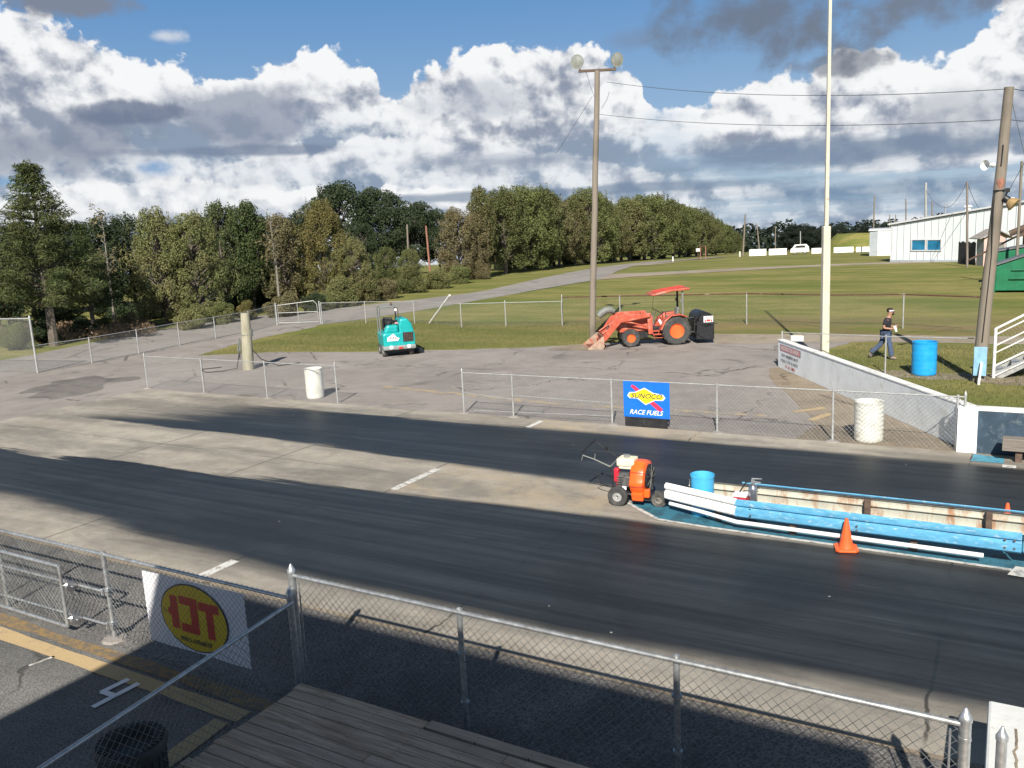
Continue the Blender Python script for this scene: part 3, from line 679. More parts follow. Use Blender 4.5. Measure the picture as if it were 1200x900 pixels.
# blue fuel banner on the far fence (camera side)
o = G(733, 487, .27); o = Vector((-8.50, FY - .06, .27)); 
rt, T, r_, u_, n_ = banner('banner', 'blue rectangular banner with yellow diamond and white lettering on the far chain-link fence', 'banner', o, 1.24, .93, (1, 0, 0), 'blueprint')
child(flat(T, [(.03, .03), (.97, .03), (.97, .97), (.03, .97)], .008), 'field', 'blueprint', rt)
child(flat(T, [(.17, .86), (.20, .91), (.26, .88), (.86, .27), (.80, .20), (.745, .23)], .011), 'arrow', 'brightred', rt)
child(flat(T, [(.09, .60), (.14, .70), (.26, .71), (.47, .84), (.66, .71), (.87, .67), (.92, .58), (.86, .50), (.70, .50), (.49, .36), (.31, .53), (.14, .53)], .014), 'emblem_border', 'whiteprint', rt)
child(flat(T, [(.12, .61), (.16, .68), (.27, .69), (.47, .815), (.65, .69), (.85, .65), (.89, .59), (.84, .52), (.69, .52), (.49, .385), (.32, .55), (.16, .55)], .017), 'emblem', 'yellowprint', rt)
child(text_mb('SUNOCO', T(.50, .605, .02), r_, u_, .175, .35, 1.10, bold=.012), 'lettering', 'navyprint', rt)
child(text_mb('RACE FUELS', T(.49, .145, .012), r_, u_, .165, .3, 1.0, bold=.014), 'lettering', 'whiteprint', rt)
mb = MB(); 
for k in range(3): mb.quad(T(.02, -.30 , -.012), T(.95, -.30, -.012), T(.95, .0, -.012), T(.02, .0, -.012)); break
child(mb, 'black_panel', 'black', rt)  # plain black sheet from the banner's lower edge to the ground
# white banner on the near fence: its printed side faces the strip, so it reads mirrored from here
o = Vector((-7.62, LY + .055, .10))
o = Vector((-9.55, LY + .05, .13))
W_, Hh = 1.85, .96
rt, T, r_, u_, n_ = banner('banner', 'white banner with yellow oval and mirrored red letters tied behind the near fence', 'banner', o, W_, Hh, (1, 0, 0), 'whiteprint')
ov = lambda k: [(.50 + .335 * k * math.cos(a), .50 + .465 * k * math.sin(a)) for a in [2 * PI * i / 40 for i in range(40)]]
child(flat(T, ov(1.0), .010), 'oval_outline', 'navyprint', rt)
child(flat(T, ov(.965), .013), 'oval', 'goldprint', rt)
mir = -1
def poly(ps, nm, mat, lift=.016): child(flat(T, ps, lift), nm, mat, rt)
# block letters T, C, I in mirror order (I C T from the left)
poly([(.56, .76), (.76, .76), (.76, .64), (.70, .64), (.70, .27), (.63, .27), (.63, .64), (.56, .64)], 'lettering', 'redprint')
poly([(.37, .78), (.55, .78), (.55, .28), (.37, .28), (.37, .40), (.475, .40), (.475, .665), (.37, .665)], 'lettering', 'redprint')
poly([(.275, .76), (.35, .76), (.35, .30), (.275, .30), (.275, .46), (.245, .50), (.245, .56), (.275, .60)], 'lettering', 'redprint')
child(text_mb('tciauto.com', T(.50, .185, .017), -r_, u_, .115, 0, 1.05, extr=-.001, bold=.01), 'lettering', 'navyprint', rt)
child(text_mb('///', T(.215, .52, .017), -r_, u_, .08, 0, 1.0, extr=-.001), 'lettering', 'navyprint', rt)

# ------------------------------------------------------------------ concrete walls on the right
P0, P1, P2 = Vector((-6.85, 29.75, 0)), Vector((-.55, 19.98, 0)), Vector((40, 19.2, 0))
wl = thing('concrete_wall', 'long white concrete wall slanting from the restricted sign down to the strip', 'wall', P0)
def wallseg(mb, a, b, h, th, z0=0.0):
    d = (b - a).normalized(); n = Vector((-d.y, d.x, 0))
    if n.y < 0: n = -n
    q = [a, b, b + n * th, a + n * th]; mb.add([p + Vector((0, 0, z0)) for p in q] + [p + Vector((0, 0, h)) for p in q], [(3, 2, 1, 0), (4, 5, 6, 7), (0, 1, 5, 4), (1, 2, 6, 5), (2, 3, 7, 6), (3, 0, 4, 7)]); return mb
mb = wallseg(MB(), P0, P1, .93, .2); child(mb, 'wall_body', 'whitewall', wl, bevel=.02)
mb = wallseg(MB(), P0 + Vector((-.02, -.012, 0)), P1 + Vector((0, -.012, 0)), .98, .24, .932); child(mb, 'coping', 'white', wl, bevel=.012)
# lettering panel
d = (P1 - P0).normalized(); nn = Vector((d.y, -d.x, 0))
if nn.y > 0: nn = -nn
def WT(s_, z_, lift=.006): return P0 + d * s_ + Vector((0, 0, z_)) + nn * lift
mb = MB(); mb.quad(WT(.22, .62), WT(2.05, .62), WT(2.05, .84), WT(.22, .84)); child(mb, 'heading_panel', 'greyletters', wl)
mb = MB(); mb.quad(WT(.25, .635, .009), WT(2.02, .635, .009), WT(2.02, .825, .009), WT(.25, .825, .009)); child(mb, 'heading_panel', 'pinkpaint', wl)
child(text_mb('RESTRICTED AREA', WT(1.13, .73, .013), d, (0, 0, 1), .16, 0, 1.15, bold=.01), 'lettering', 'whitewall', wl)
child(text_mb('CREW MEMBERS MUST', WT(1.10, .49, .010), d, (0, 0, 1), .14, 0, 1.1, bold=.012), 'lettering', 'greyletters', wl)
child(text_mb('WEAR A TOP & SHOES', WT(1.06, .31, .010), d, (0, 0, 1), .14, 0, 1.1, bold=.012), 'lettering', 'greyletters', wl)
child(text_mb('AT ALL TIMES', WT(1.15, .14, .010), d, (0, 0, 1), .13, 0, 1.1, bold=.012), 'lettering', 'redpaint', wl)
# side wall
w2 = thing('concrete_wall', 'dark blue painted concrete wall with white top at the right edge behind the bench', 'wall', P1)
mb = wallseg(MB(), P1 + Vector((.02, 0, 0)), P2, .93, .22); child(mb, 'wall_body', 'navy', w2, bevel=.01)
mb = wallseg(MB(), P1 + Vector((.02, -.015, 0)), P2 + Vector((0, -.015, 0)), 1.0, .26, .932); child(mb, 'coping', 'white', w2, bevel=.012)
mb = wallseg(MB(), P1 + Vector((-.30, -.02, 0)), P1 + Vector((.08, -.03, 0)), .985, .3); child(mb, 'end_block', 'whitewall', w2, bevel=.015)
bn = thing('bench', 'grey weathered plank bench against the dark blue wall', 'bench', (.05, 19.55, 0))
child(MB().box((1.5, 19.55, .47), (3.0, .28, .07)), 'seat', 'benchwood', bn, bevel=.01)
child(MB().box((1.5, 19.40, .36), (3.0, .04, .2)), 'front_board', 'benchwood', bn, bevel=.006)
for x in (.3, 1.6, 2.7): child(MB().box((x, 19.58, .22), (.12, .24, .42)), 'leg', 'railpost', bn)
# white block bottom right
wb_ = MB().box((1.55, 7.45, .4), (3.1, 1.42, .8)).build('concrete_block', 'whiteblock', bevel=.025)
tag(wb_, 'flat-topped white concrete block with rust streak at the lower right corner', 'concrete block')
mb = MB()
r2 = random.Random(5)
for k in range(1):
    pts = []
    for j in range(15): pts.append((.22 + k * .05 + r2.uniform(-.012, .012) + (.012 if k else -.012), 7.75 - j * .06))
    for j in range(14): mb.quad((pts[j][0] - .008, pts[j][1], .8032), (pts[j + 1][0] - .008, pts[j + 1][1], .8032), (pts[j + 1][0] + .012, pts[j + 1][1], .8032), (pts[j][0] + .012, pts[j][1], .8032))
o = mb.build('rust_streak', 'dirt'); o.parent = wb_

# ------------------------------------------------------------------ deck
dk = thing('wooden_deck', 'weathered wooden plank deck at the bottom of the picture', 'deck', (-6.6, 3, 0))
mb = MB(); r2 = random.Random(3); y = 6.31; row = 0
while y > .4:
    w = .138; x0 = -6.66 + r2.uniform(-.03, .03); x1 = 1.2
    cut = -4.9 if row == 0 else r2.choice([None, None, -3.9, -5.1, -2.8])
    segs = [(x0, cut - .003), (cut + .003, x1)] if cut else [(x0, x1)]
    for (a, b) in segs:
        off = r2.uniform(-.006, .006); mb.box(((a + b) / 2, y - w / 2 + (.03 if (row == 0 and a > -5) else 0), .29 + off * .5), (b - a, w - .010, .038), Matrix.Rotation(r2.uniform(-.0015, .0015), 3, 'Z') @ Matrix.Rotation(r2.uniform(-.012, .012), 3, 'X'))
    y -= w; row += 1
child(mb, 'planks', 'deck', dk, bevel=.004)
mb = MB(); mb.box((-2.7, 6.22, .18), (7.8, .045, .17)); mb.box((-6.6, 3.4, .18), (.045, 5.5, .17))
for x in (-5, -3, -1): mb.box((x, 3.4, .18), (.045, 5.5, .16))
child(mb, 'frame_boards', 'benchwood', dk)
for x in (-6.5, -3.5, -.5):
    for yy in (6.15, 3.5, .9): child(MB().box((x, yy, .08), (.09, .09, .2)), 'support_post', 'benchwood', dk)

# ------------------------------------------------------------------ barrels
def drum(name, label, x, y, r, h, mat, ribs=True, rim=True, hollow=True, group=None, n=36):
    root = thing(name, label, 'barrel', (x, y, 0), group=group)
    prof = [(r * .90, .0), (r * .97, .02), (r, .06)]
    if ribs:
        for k in range(1, 24):
            z = .06 + (h - .12) * k / 24; rr = r * (1 + (.012 if (k // 4) % 2 else .0) + (.022 if k in (8, 16) else 0)); prof.append((rr, z))
    prof += [(r * 1.0, h - .05), (r * 1.03, h - .03), (r * 1.03, h - .005), (r * .99, h)]
    if hollow: prof += [(r * .93, h - .01), (r * .92, h * .3), (.01, h * .28)]
    else: prof += [(r * .9, h - .03), (.01, h - .03)]
    child(MB().lathe(prof, (x, y, 0), n), 'drum_body', mat, root, smooth=True)
    return root
drum('barrel', 'white ribbed barrel standing alone behind the short low fence at left', *G(370, 466)[:2], .29, 1.0, 'barrelwhite')
drum('barrel', 'cream white barrel seen through the long fence beside the slanting wall', -2.66, 20.42, .31, .93, 'barrelwhite')
drum('barrel', 'bright blue plastic barrel on the grass behind the white wall', -2.25, 29.35, .36, 1.06, 'blueplastic')
# dark bin by the return fence
tb = thing('trash_bin', 'dark rubber bin with ridged rim in shade at the bottom left', 'bin', (-7.0, 4.28, 0))
_t = G(153, 867, .74); tx, ty = _t.x, _t.y
prof = [(.24, 0), (.27, .1), (.285, .62), (.315, .66), (.32, .71), (.30, .74), (.225, .745), (.215, .70), (.205, .665), (.19, .66), (.005, .665)]
child(MB().lathe(prof, (tx, ty, 0), 48), 'bin_body', 'greybarrel', tb, smooth=True)
mb = MB()
for k in range(36):
    a = 2 * PI * k / 36; mb.box((tx + .268 * math.cos(a), ty + .262 * math.sin(a), .748), (.06, .022, .012), Matrix.Rotation(a, 3, 'Z'))
for k in range(24):
    a = 2 * PI * k / 24; mb.bar((tx + .278 * math.cos(a), ty + .278 * math.sin(a), .1), (tx + .288 * math.cos(a), ty + .288 * math.sin(a), .60), .009, 5)
child(mb, 'ribs', 'greybarrel', tb)
# blue bucket
bk = thing('bucket', 'light blue open plastic bucket between the guard rails', 'bucket', (-4.5, 14.42, 0))
bxp = (-4.57, 14.19, 0)
child(MB().lathe([(.195, .02), (.20, .03), (.205, .70), (.213, .705), (.213, .745), (.200, .75), (.195, .72), (.185, .07), (.005, .06)], bxp, 32), 'bucket_body', 'bucket', bk, smooth=True)
mb = MB(); a_ = []
for k in range(13):
    t_ = PI * k / 12; a_.append((bxp[0] + .2 * math.cos(t_), bxp[1] - .2 * math.sin(t_), .70 - .04 * math.sin(t_)))
mb.tube(a_, .004, 5); child(mb, 'wire_handle', 'galv', bk)

# ------------------------------------------------------------------ guard rails
def wbeam(mb, a, b, ztop, facing, h=.31, th=.05):
    """w-profile beam from a to b; facing = -1 bulges to -y"""
    a, b = Vector(a), Vector(b); d = (b - a).normalized(); n = Vector((d.y, -d.x, 0)).normalized()
    if (n.y > 0) != (facing > 0): n = -n
    prof = [(0, 0), (.010, .012), (.050, .035), (.058, .09), (.050, .155), (.008, .178), (.002, .188), (.010, .196), (.046, .215), (.052, .245), (.046, .28), (.010, .300), (0, .31)]
    vs = []
    for p in (a, b):
        for off in (0, -.006):
            for (o_, z_) in prof: vs.append(p + n * (o_ + off) + Vector((0, 0, ztop - .31 + z_)))
    m = len(prof); fs = []
    for i in range(m - 1):
        fs += [(i, i + 1, 2 * m + i + 1, 2 * m + i), (m + i, 3 * m + i, 3 * m + i + 1, m + i + 1), (i, m + i, m + i + 1, i + 1), (2 * m + i, 2 * m + i + 1, 3 * m + i + 1, 3 * m + i)]
    fs += [(0, 2 * m, 3 * m, m), (m - 1, 2 * m - 1, 4 * m - 1, 3 * m - 1)]
    mb.add(vs, fs); return mb
gr = thing('guard_rail', 'double guard rail island between the lanes, white nose and sky-blue near beam', 'guard rail', (-5.3, 14.2, 0))
ZT = .55
a0, a1, a2 = (-5.2, 14.06, 0), (-3.80, 13.62, 0), (.31, 13.58, 0)
child(wbeam(MB(), a0, a1, ZT + .012, -1), 'white_nose_beam', 'whiterail', gr, smooth=True)
child(wbeam(MB(), (a1[0] - .03, a1[1] + .006, 0), a2, ZT, -1), 'blue_beam', 'bluerail', gr, smooth=True)
child(wbeam(MB(), (a2[0] + .02, a2[1] + .03, 0), (30, 13.55, 0), ZT, -1), 'blue_beam', 'bluerail', gr, smooth=True)
b0, b1, b2 = (-4.9, 14.42, 0), (-4.0, 14.42, 0), (30, 14.40, 0)
child(wbeam(MB(), b0, b1, ZT, 1), 'rear_beam', 'creamrail', gr, smooth=True)
child(wbeam(MB(), b1, b2, ZT, 1), 'rear_beam', 'creamrail', gr, smooth=True)
mb = MB(); mb.bar((-3.95, 14.52, ZT + .015), (30, 14.52, ZT + .015), .014, 6); child(mb, 'blue_cap_strip', 'bluerail', gr)
mb = MB(); mb.bar((-3.95, 14.46, ZT + .008), (30, 14.46, ZT + .008), .012, 6); child(mb, 'dark_cap_strip', 'navy', gr)
for x in (-1.86, -.12, 1.7, 3.5): child(MB().box((x, 14.36, .28), (.09, .10, .555)), 'post', 'railpost', gr, bevel=.01)
for x in (-4.2, -2.9, -1.1, .6, 2.4): child(MB().box((x, 13.90 if x < -4 else 13.72, .24), (.1, .1, .42)), 'post', 'railpost', gr, bevel=.01)
mb = MB(); mb.tube([(-5.14, 14.08, .17), (-4.5, 13.86, .17), (-3.8, 13.60, .16), (-.16, 13.52, .16)], .035, 10); child(mb, 'lower_pipe', 'pvc', gr, smooth=True)
for x, z in ((-3.55, .33), (-3.55, .47), (-1.9, .37), (-1.9, .30), (.1, .44), (.22, .44), (.1, .32), (.22, .32)):
    child(MB().lathe([(.016, 0), (.014, -.012), (.001, -.014)], (x, 13.525, z), 8, 'Y'), 'bolt', 'railpost', gr)
# fire extinguisher
fx, fy = -3.66, 14.12
fe = thing('fire_extinguisher', 'steel fire extinguisher with black hose standing behind the blue guard rail', 'extinguisher', (fx, fy, 0))
child(MB().lathe([(.07, 0), (.078, .02), (.078, .57), (.062, .63), (.03, .66), (.03, .69)], (fx, fy, 0.02), 20), 'cylinder', 'chrome', fe, smooth=True)
mb = MB(); mb.box((fx, fy, .73), (.05, .05, .07)); mb.bar((fx - .02, fy, .78), (fx + .15, fy, .79), .012, 6); mb.bar((fx - .02, fy, .73), (fx + .13, fy, .72), .012, 6)
child(mb, 'valve', 'galv', fe)
mb = MB(); mb.tube([(fx - .02, fy, .72), (fx - .12, fy, .70), (fx - .24, fy + .02, .50), (fx - .30, fy + .02, .40), (fx - .26, fy, .30)], .012, 6); child(mb, 'hose', 'black', fe, smooth=True)
ct = thing('toolbox', 'small red and white box beside the extinguisher', 'box', (fx - .22, fy, 0))
child(MB().box((fx - .20, fy - .04, .28), (.22, .18, .36)), 'box_body', 'red', ct, bevel=.015)
child(MB().box((fx - .20, fy - .04, .49), (.24, .2, .05)), 'lid', 'whiteprint', ct, bevel=.01)
# cones
def cone(x, y, h, label):
    root = thing('traffic_cone', label, 'cone', (x, y, 0), rz=.3, group='orange traffic cones'); 
    s_ = h / .5
    mb = MB(); N = 28
    prof = [(.115, .03), (.108, .05), (.085, .16), (.05, .36), (.028, .485), (.022, .5), (.012, .5)]
    mb.lathe([(r * s_, z * s_) for r, z in prof], (0, 0, .02), N)
    child(mb, 'cone_body', 'orange', root, smooth=True, world=False)
    w = .17 * s_; c = .05 * s_
    mb = MB(); mb.prism([(-w + c, -w), (w - c, -w), (w, -w + c), (w, w - c), (w - c, w), (-w + c, w), (-w, w - c), (-w, -w + c)], .022, .022 + .035 * s_, 'XY')
    child(mb, 'base', 'orange', root, world=False, bevel=.006)
cone(-2.03, 13.40, .50, 'orange traffic cone leaning in front of the blue guard rail')
cone(.12, 15.2, .45, 'orange traffic cone at the right edge behind the guard rail, only its top showing')

# ------------------------------------------------------------------ wheeled blower
bl = thing('wheeled_blower', 'orange wheeled leaf blower with cream-topped engine and black handle', 'leaf blower', (-6.0, 14.35, 0), rz=math.radians(4))
def L(mb, nm, mat, **k): return child(mb, nm, mat, bl, world=False, **k)
# local x to the right, y away, z up; metres
def wheel(mb_t, mb_r, c, r, w, rim, axis='Y', n=28, lug=0):
    mb_t.lathe([(rim, -w / 2 * .8), (r * .90, -w / 2), (r * .985, -w * .36), (r, 0), (r * .985, w * .36), (r * .90, w / 2), (rim, w / 2 * .8)], c, n, axis, True)
    mb_r.lathe([(.001, -w * .20), (rim * .35, -w * .34), (rim * .45, -w * .15), (rim * .85, -w * .15), (rim, -w * .42), (rim * 1.01, w * .42), (rim * .8, w * .2), (.001, w * .2)], c, n, axis)
def make_wheel(root, nm, c, r, w, rim, tmat, rmat, lug=0, world=False):
    mt, mr = MB(), MB(); wheel(mt, mr, c, r, w, rim)
    if lug:
        for k in range(lug):
            a = 2 * PI * k / lug; a2 = 2 * PI * (k + .5) / lug
            for aa, sy in ((a, -1), (a2, 1)):
                R3 = Matrix.Rotation(-aa, 3, 'Y') @ Matrix.Rotation(sy * .5, 3, 'X')
                pc = Vector(c) + Vector((math.cos(aa) * r * .985, sy * w * .25, math.sin(aa) * r * .985))
                R4 = Matrix.Rotation(-aa, 3, 'Y') @ Matrix.Rotation(sy * .55, 3, 'X')
                mt.box(pc, (r * .07, w * .52, r * .085), R4)
    t_ = child(mt, nm, tmat, root, world=world, smooth=True); rr = sub(mr, 'rim', rmat, t_, smooth=True); return t_
for yy in (-.27, .27): make_wheel(bl, 'wheel', (-.17, yy, .19), .19, .11, .09, 'tyre', 'galvpaint')
make_wheel(bl, 'wheel', (.58, -.12, .15), .15, .10, .065, 'tyre', 'benchwood')
mb = MB()
for yy in (-.17, .17): mb.tube([(-.2, yy, .22), (.05, yy, .22), (.1, yy, .14), (.45, yy * .7, .12), (.58, yy * .5 - .05, .15)], .018, 8)
mb.bar((-.17, -.3, .19), (-.17, .3, .19), .015, 8); mb.box((-.02, 0, .25), (.42, .36, .02)); mb.box((.3, 0, .16), (.3, .25, .02))
L(mb, 'frame', 'black', smooth=True)
# scroll housing: axis along x-ish (disc turned to face right)
mb = MB(); cx, cz = .20, .52
def ringpt(a, r, x): return Vector((x, -math.cos(a) * r, cz + math.sin(a) * r))
N = 40; prof = [(-.12, .55), (-.15, .8), (-.12, .97), (-.04, 1.03), (.05, 1.03), (.13, .97), (.16, .8), (.14, .55)]
vs = []; fs = []
for i in range(N):
    a = 2 * PI * i / N; R_ = .31 + .05 * i / N + (.02 if i % 8 == 0 else 0)
    for (dx, k) in prof: vs.append(ringpt(a, R_ * k, cx + dx * .95))
m = len(prof)
for i in range(N):
    for j in range(m - 1): fs.append((i * m + j, i * m + j + 1, ((i + 1) % N) * m + j + 1, ((i + 1) % N) * m + j))
fs += [tuple(i * m for i in range(N)), tuple(i * m + m - 1 for i in range(N - 1, -1, -1))]
mb.add(vs, fs); L(mb, 'scroll_housing', 'orangepaint', smooth=True)
mb = MB(); mb.box((cx + .02, -.24, .24), (.22, .18, .16), Matrix.Rotation(.3, 3, 'X')); mb.box((cx + .16, -.20, .28), (.14, .10, .16)); L(mb, 'outlet', 'orangepaint', bevel=.02)
mb = MB(); mb.lathe([(.25, 0), (.26, .03), (.24, .05), (.22, .04), (.19, .055), (.16, .04), (.13, .055), (.10, .04), (.06, .06), (.001, .06)], (cx + .14, 0, cz), 32, 'X'); L(mb, 'intake_grille', 'black', smooth=True)
mb = MB()
for k in range(9): a = PI * 2 * k / 9; mb.bar((cx + .20, 0, cz), (cx + .20, math.cos(a) * .24, cz + math.sin(a) * .24), .006, 4)
L(mb, 'intake_grille', 'duct')
# seams on the scroll
mb = MB()
for a in (.5, 1.3, -.25, -.95, 2.2): mb.tube([ringpt(a, (.31 + .05 * ((a / (2 * PI)) % 1)) * k * 1.02, cx + dx * .97) for dx, k in prof[1:-1]], .007, 5)
L(mb, 'housing_seam', 'redprint')
# engine
mb = MB(); mb.box((-.10, 0, .46), (.22, .30, .28)); mb.lathe([(.10, -.05), (.12, 0), (.10, .05)], (-.02, -.16, .46), 18, 'Y')
for k in range(5): mb.box((-.12, -.16, .36 + k * .045), (.2, .06, .012))
L(mb, 'engine_block', 'engine', bevel=.01)
mb = MB(); mb.box((-.05, -.02, .81), (.34, .30, .15)); mb.box((-.05, -.02, .71), (.28, .26, .06)); L(mb, 'air_cleaner_cover', 'cream', bevel=.04)
mb = MB(); mb.lathe([(.02, 0), (.05, .01), (.05, .05), (.02, .06)], (-.06, -.02, .885), 14); mb.bar((-.12, -.02, .93), (0, -.02, .93), .014, 6); L(mb, 'fuel_cap', 'galv', smooth=True)
mb = MB(); mb.box((-.23, -.10, .56), (.10, .14, .26)); mb.box((-.22, -.10, .40), (.06, .10, .1)); L(mb, 'starter_cover', 'red', bevel=.025)
mb = MB(); mb.box((-.06, -.2, .34), (.08, .03, .07)); mb.box((-.24, 0, .28), (.06, .1, .1)); L(mb, 'warning_label', 'whiteprint', bevel=.005)
# handle
mb = MB()
for yy in (-.24, .24):
    mb.tube([(-.27, yy, .24), (-.28, yy, .45), (-.31, yy, .74)], .015, 8)
L(mb, 'handle_upright', 'black', smooth=True)
mb = MB()
for yy in (-.24,): mb.tube([(-.31, yy, .74), (-.62, yy, .86), (-.85, yy, .92)], .012, 7)
mb.bar((-.62, -.24, .86), (-.60, -.24, .97), .008, 6); mb.bar((-.85, -.24, .93), (-.88, -.24, .82), .008, 6)
mb.bar((-.31, -.24, .74), (-.31, .24, .78), .013, 7)
L(mb, 'lower_handle_bar', 'duct', smooth=True)
mb = MB(); mb.tube([(-.26, .24, .74), (-.45, .24, .88), (-.66, .24, 1.0), (-.78, .24, 1.1)], .014, 8); mb.tube([(-.78, .24, 1.1), (-.80, 0, 1.08), (-.86, -.24, .98)], .022, 8)
mb.box((-.55, .22, .96), (.06, .04, .05))
L(mb, 'handle_grip', 'black', smooth=True)
mb = MB(); mb.tube([(-.3, .1, .26), (-.45, .15, .23), (-.65, .22, .24), (-.80, .25, .31), (-.74, .28, .40), (-.6, .3, .42)], .012, 7); L(mb, 'hose_loop', 'black', smooth=True)

# ------------------------------------------------------------------ tractor
ang = math.atan2(-1.04, -1.62)
tr = thing('tractor', 'faded orange tractor with front loader, red sunshade and black rear implement', 'tractor', (-12.46, 34.88, 0), rz=ang)
def TR(mb, nm, mat, **k): return child(mb, nm, mat, tr, world=False, **k)
for sy in (1, -1):
    make_wheel(tr, 'rear_wheel', (0, sy * .62, .60), .60, .32, .31, 'tyre', 'rim', 16)
    make_wheel(tr, 'front_wheel', (1.92, sy * .55, .38), .38, .24, .18, 'tyre', 'rim', 14)
mb = MB(); mb.prism([(1.05, .62), (2.35, .58), (2.42, .75), (2.40, 1.12), (2.30, 1.20), (1.05, 1.34)], -.27, .27); TR(mb, 'hood', 'tractor', bevel=.05)
mb = MB()
for k in range(6): mb.box((2.425, 0, .68 + k * .08), (.02, .44, .02))
TR(mb, 'grille', 'black')
for sy in (-.17, .17): TR(MB().lathe([(.06, 0), (.07, .02), (.001, .035)], (2.41, sy, 1.06), 14, 'X'), 'headlight', 'lamp')
mb = MB(); mb.box((.55, 0, .58), (1.9, .34, .34)); mb.box((1.7, 0, .45), (1.2, .4, .28)); mb.bar((1.92, -.5, .38), (1.92, .5, .38), .07, 8); mb.bar((0, -.6, .6), (0, .6, .6), .13, 10)
TR(mb, 'chassis', 'black', bevel=.02)
mb = MB(); mb.box((.72, 0, .60), (.62, 1.0, .04)); mb.box((.72, .5, .47), (.5, .04, .06)); mb.box((.72, .5, .56), (.03, .04, .2)); mb.tube([(.45, .52, .55), (.52, .52, .32), (.9, .52, .32), (.98, .52, .55)], .022, 6); TR(mb, 'foot_platform', 'tractor', bevel=.01)
mb = MB(); mb.prism([(.98, .62), (1.06, .62), (1.08, 1.36), (.90, 1.30), (.86, .9)], -.25, .25); TR(mb, 'dashboard', 'duct', bevel=.03)
mb = MB(); mb.box((.62, .36, .98), (.10, .03, .22), Matrix.Rotation(.5, 3, 'Y')); TR(mb, 'instruction_plate', 'whiteprint')
for sy in (1, -1):
    mb = MB(); pr = []
    for k in range(9): a = math.radians(150 - k * 14.5); pr.append((math.cos(a) * .68 * -1 * -1, .60 + math.sin(a) * .68))
    outer = [(-.45, 1.20), (-.15, 1.30), (.25, 1.28), (.52, 1.06), (.70, .68)]; inner = [(.64, .66), (.47, 1.02), (.22, 1.23), (-.15, 1.255), (-.45, 1.16)]
    mb.prism(outer + inner, sy * .44, sy * .80); mb.prism([(-.4, .75), (-.45, 1.2), (-.15, 1.29), (.25, 1.27), (.5, 1.05), (.66, .68)], sy * .40, sy * .44)
    TR(mb, 'fender', 'tractor', bevel=.012)
mb = MB(); mb.box((.06, 0, 1.12), (.46, .46, .10)); mb.box((-.18, 0, 1.34), (.12, .44, .40), Matrix.Rotation(-.18, 3, 'Y')); TR(mb, 'seat', 'duct', bevel=.05)
mb = MB(); st_ = []
for k in range(21):
    a = 2 * PI * k / 20; st_.append(Vector((.68, 0, 1.42)) + Matrix.Rotation(-.5, 3, 'Y') @ Vector((math.cos(a) * .19, math.sin(a) * .19, 0)))
mb.tube(st_, .016, 6); mb.bar((.68, 0, 1.42), (.92, 0, 1.20), .02, 6)
for k in range(3): a = 2 * PI * k / 3; mb.bar((.68, 0, 1.42), st_[int(k * 20 / 3)], .010, 5)
TR(mb, 'steering_wheel', 'black', smooth=True)
mb = MB()
for sy in (1, -1): mb.tube([(.35, sy * .34, 1.0), (.38, sy * .33, 1.32)], .012, 6); mb.lathe([(.02, 0), (.025, .03), (.005, .05)], (.38, sy * .33, 1.32), 8)
TR(mb, 'lever', 'black')
for sy in (1, -1):
    mb = MB(); mb.box((-.32, sy * .46, 1.74), (.08, .06, 1.0)); mb.box((-.28, sy * .42, 1.82), (.10, .10, .12)); TR(mb, 'canopy_post', 'black' if sy < 0 else 'duct', bevel=.008)
mb = MB(); mb.prism([(-.62, 2.30), (-.60, 2.38), (.2, 2.335), (.98, 2.17), (1.02, 2.12), (.95, 2.10), (.1, 2.25), (-.55, 2.28)], -.62, .62); cn = TR(mb, 'canopy', 'tractor', bevel=.03)
mb = MB()
for k in range(5): mb.box((.2, -.44 + k * .22, 2.335), (1.3, .03, .012), Matrix.Rotation(.135, 3, 'Y'))
TR(mb, 'canopy_rib', 'redprint')
mb = MB(); mb.bar((.92, .55, 2.11), (.99, .4, 1.35), .008, 5); TR(mb, 'canopy_stay', 'black')
# loader
for sy in (1, -1):
    mb = MB(); y0, y1 = sy * .42, sy * .54
    mb.prism([(.98, .50), (1.16, .50), (1.20, 1.18), (1.30, 1.34), (1.08, 1.40), (.98, 1.22)], y0, y1)
    TR(mb, 'loader_upright', 'tractor', bevel=.01)
    mb = MB(); mb.prism([(1.06, 1.40), (1.12, 1.24), (2.34, 1.06), (2.98, .34), (3.14, .22), (3.22, .34), (2.60, 1.22), (2.44, 1.34), (2.2, 1.40)], sy * .55, sy * .65)
    TR(mb, 'loader_arm', 'tractor', bevel=.012)
    mb = MB(); mb.bar((1.18, sy * .50, .82), (2.05, sy * .58, 1.08), .034, 8); mb.bar((1.75, sy * .58, 1.0), (2.4, sy * .6, 1.1), .02, 8); mb.bar((2.35, sy * .50, 1.10), (3.12, sy * .5, .62), .032, 8)
    TR(mb, 'hydraulic_cylinder', 'tractor', smooth=True)
mb = MB(); mb.bar((2.75, -.6, .70), (2.75, .6, .70), .05, 8); mb.box((3.05, 0, .45), (.06, 1.0, .3)); TR(mb, 'cross_tube', 'tractor', smooth=True)
mb = MB()
for k in range(4): mb.tube([(2.5, -.3 + k * .2, 1.0), (2.75, -.3 + k * .2, .86), (2.86, -.26 + k * .2, .62), (3.05, -.25 + k * .2, .55)], .014, 6)
TR(mb, 'hydraulic_hose', 'black', smooth=True)
mb = MB(); mb.box((2.65, .0, .92), (.24, .30, .22), Matrix.Rotation(.6, 3, 'Y')); mb.box((2.6, .35, .9), (.14, .14, .3), Matrix.Rotation(.6, 3, 'Y')); TR(mb, 'valve_block', 'tractor', bevel=.02)
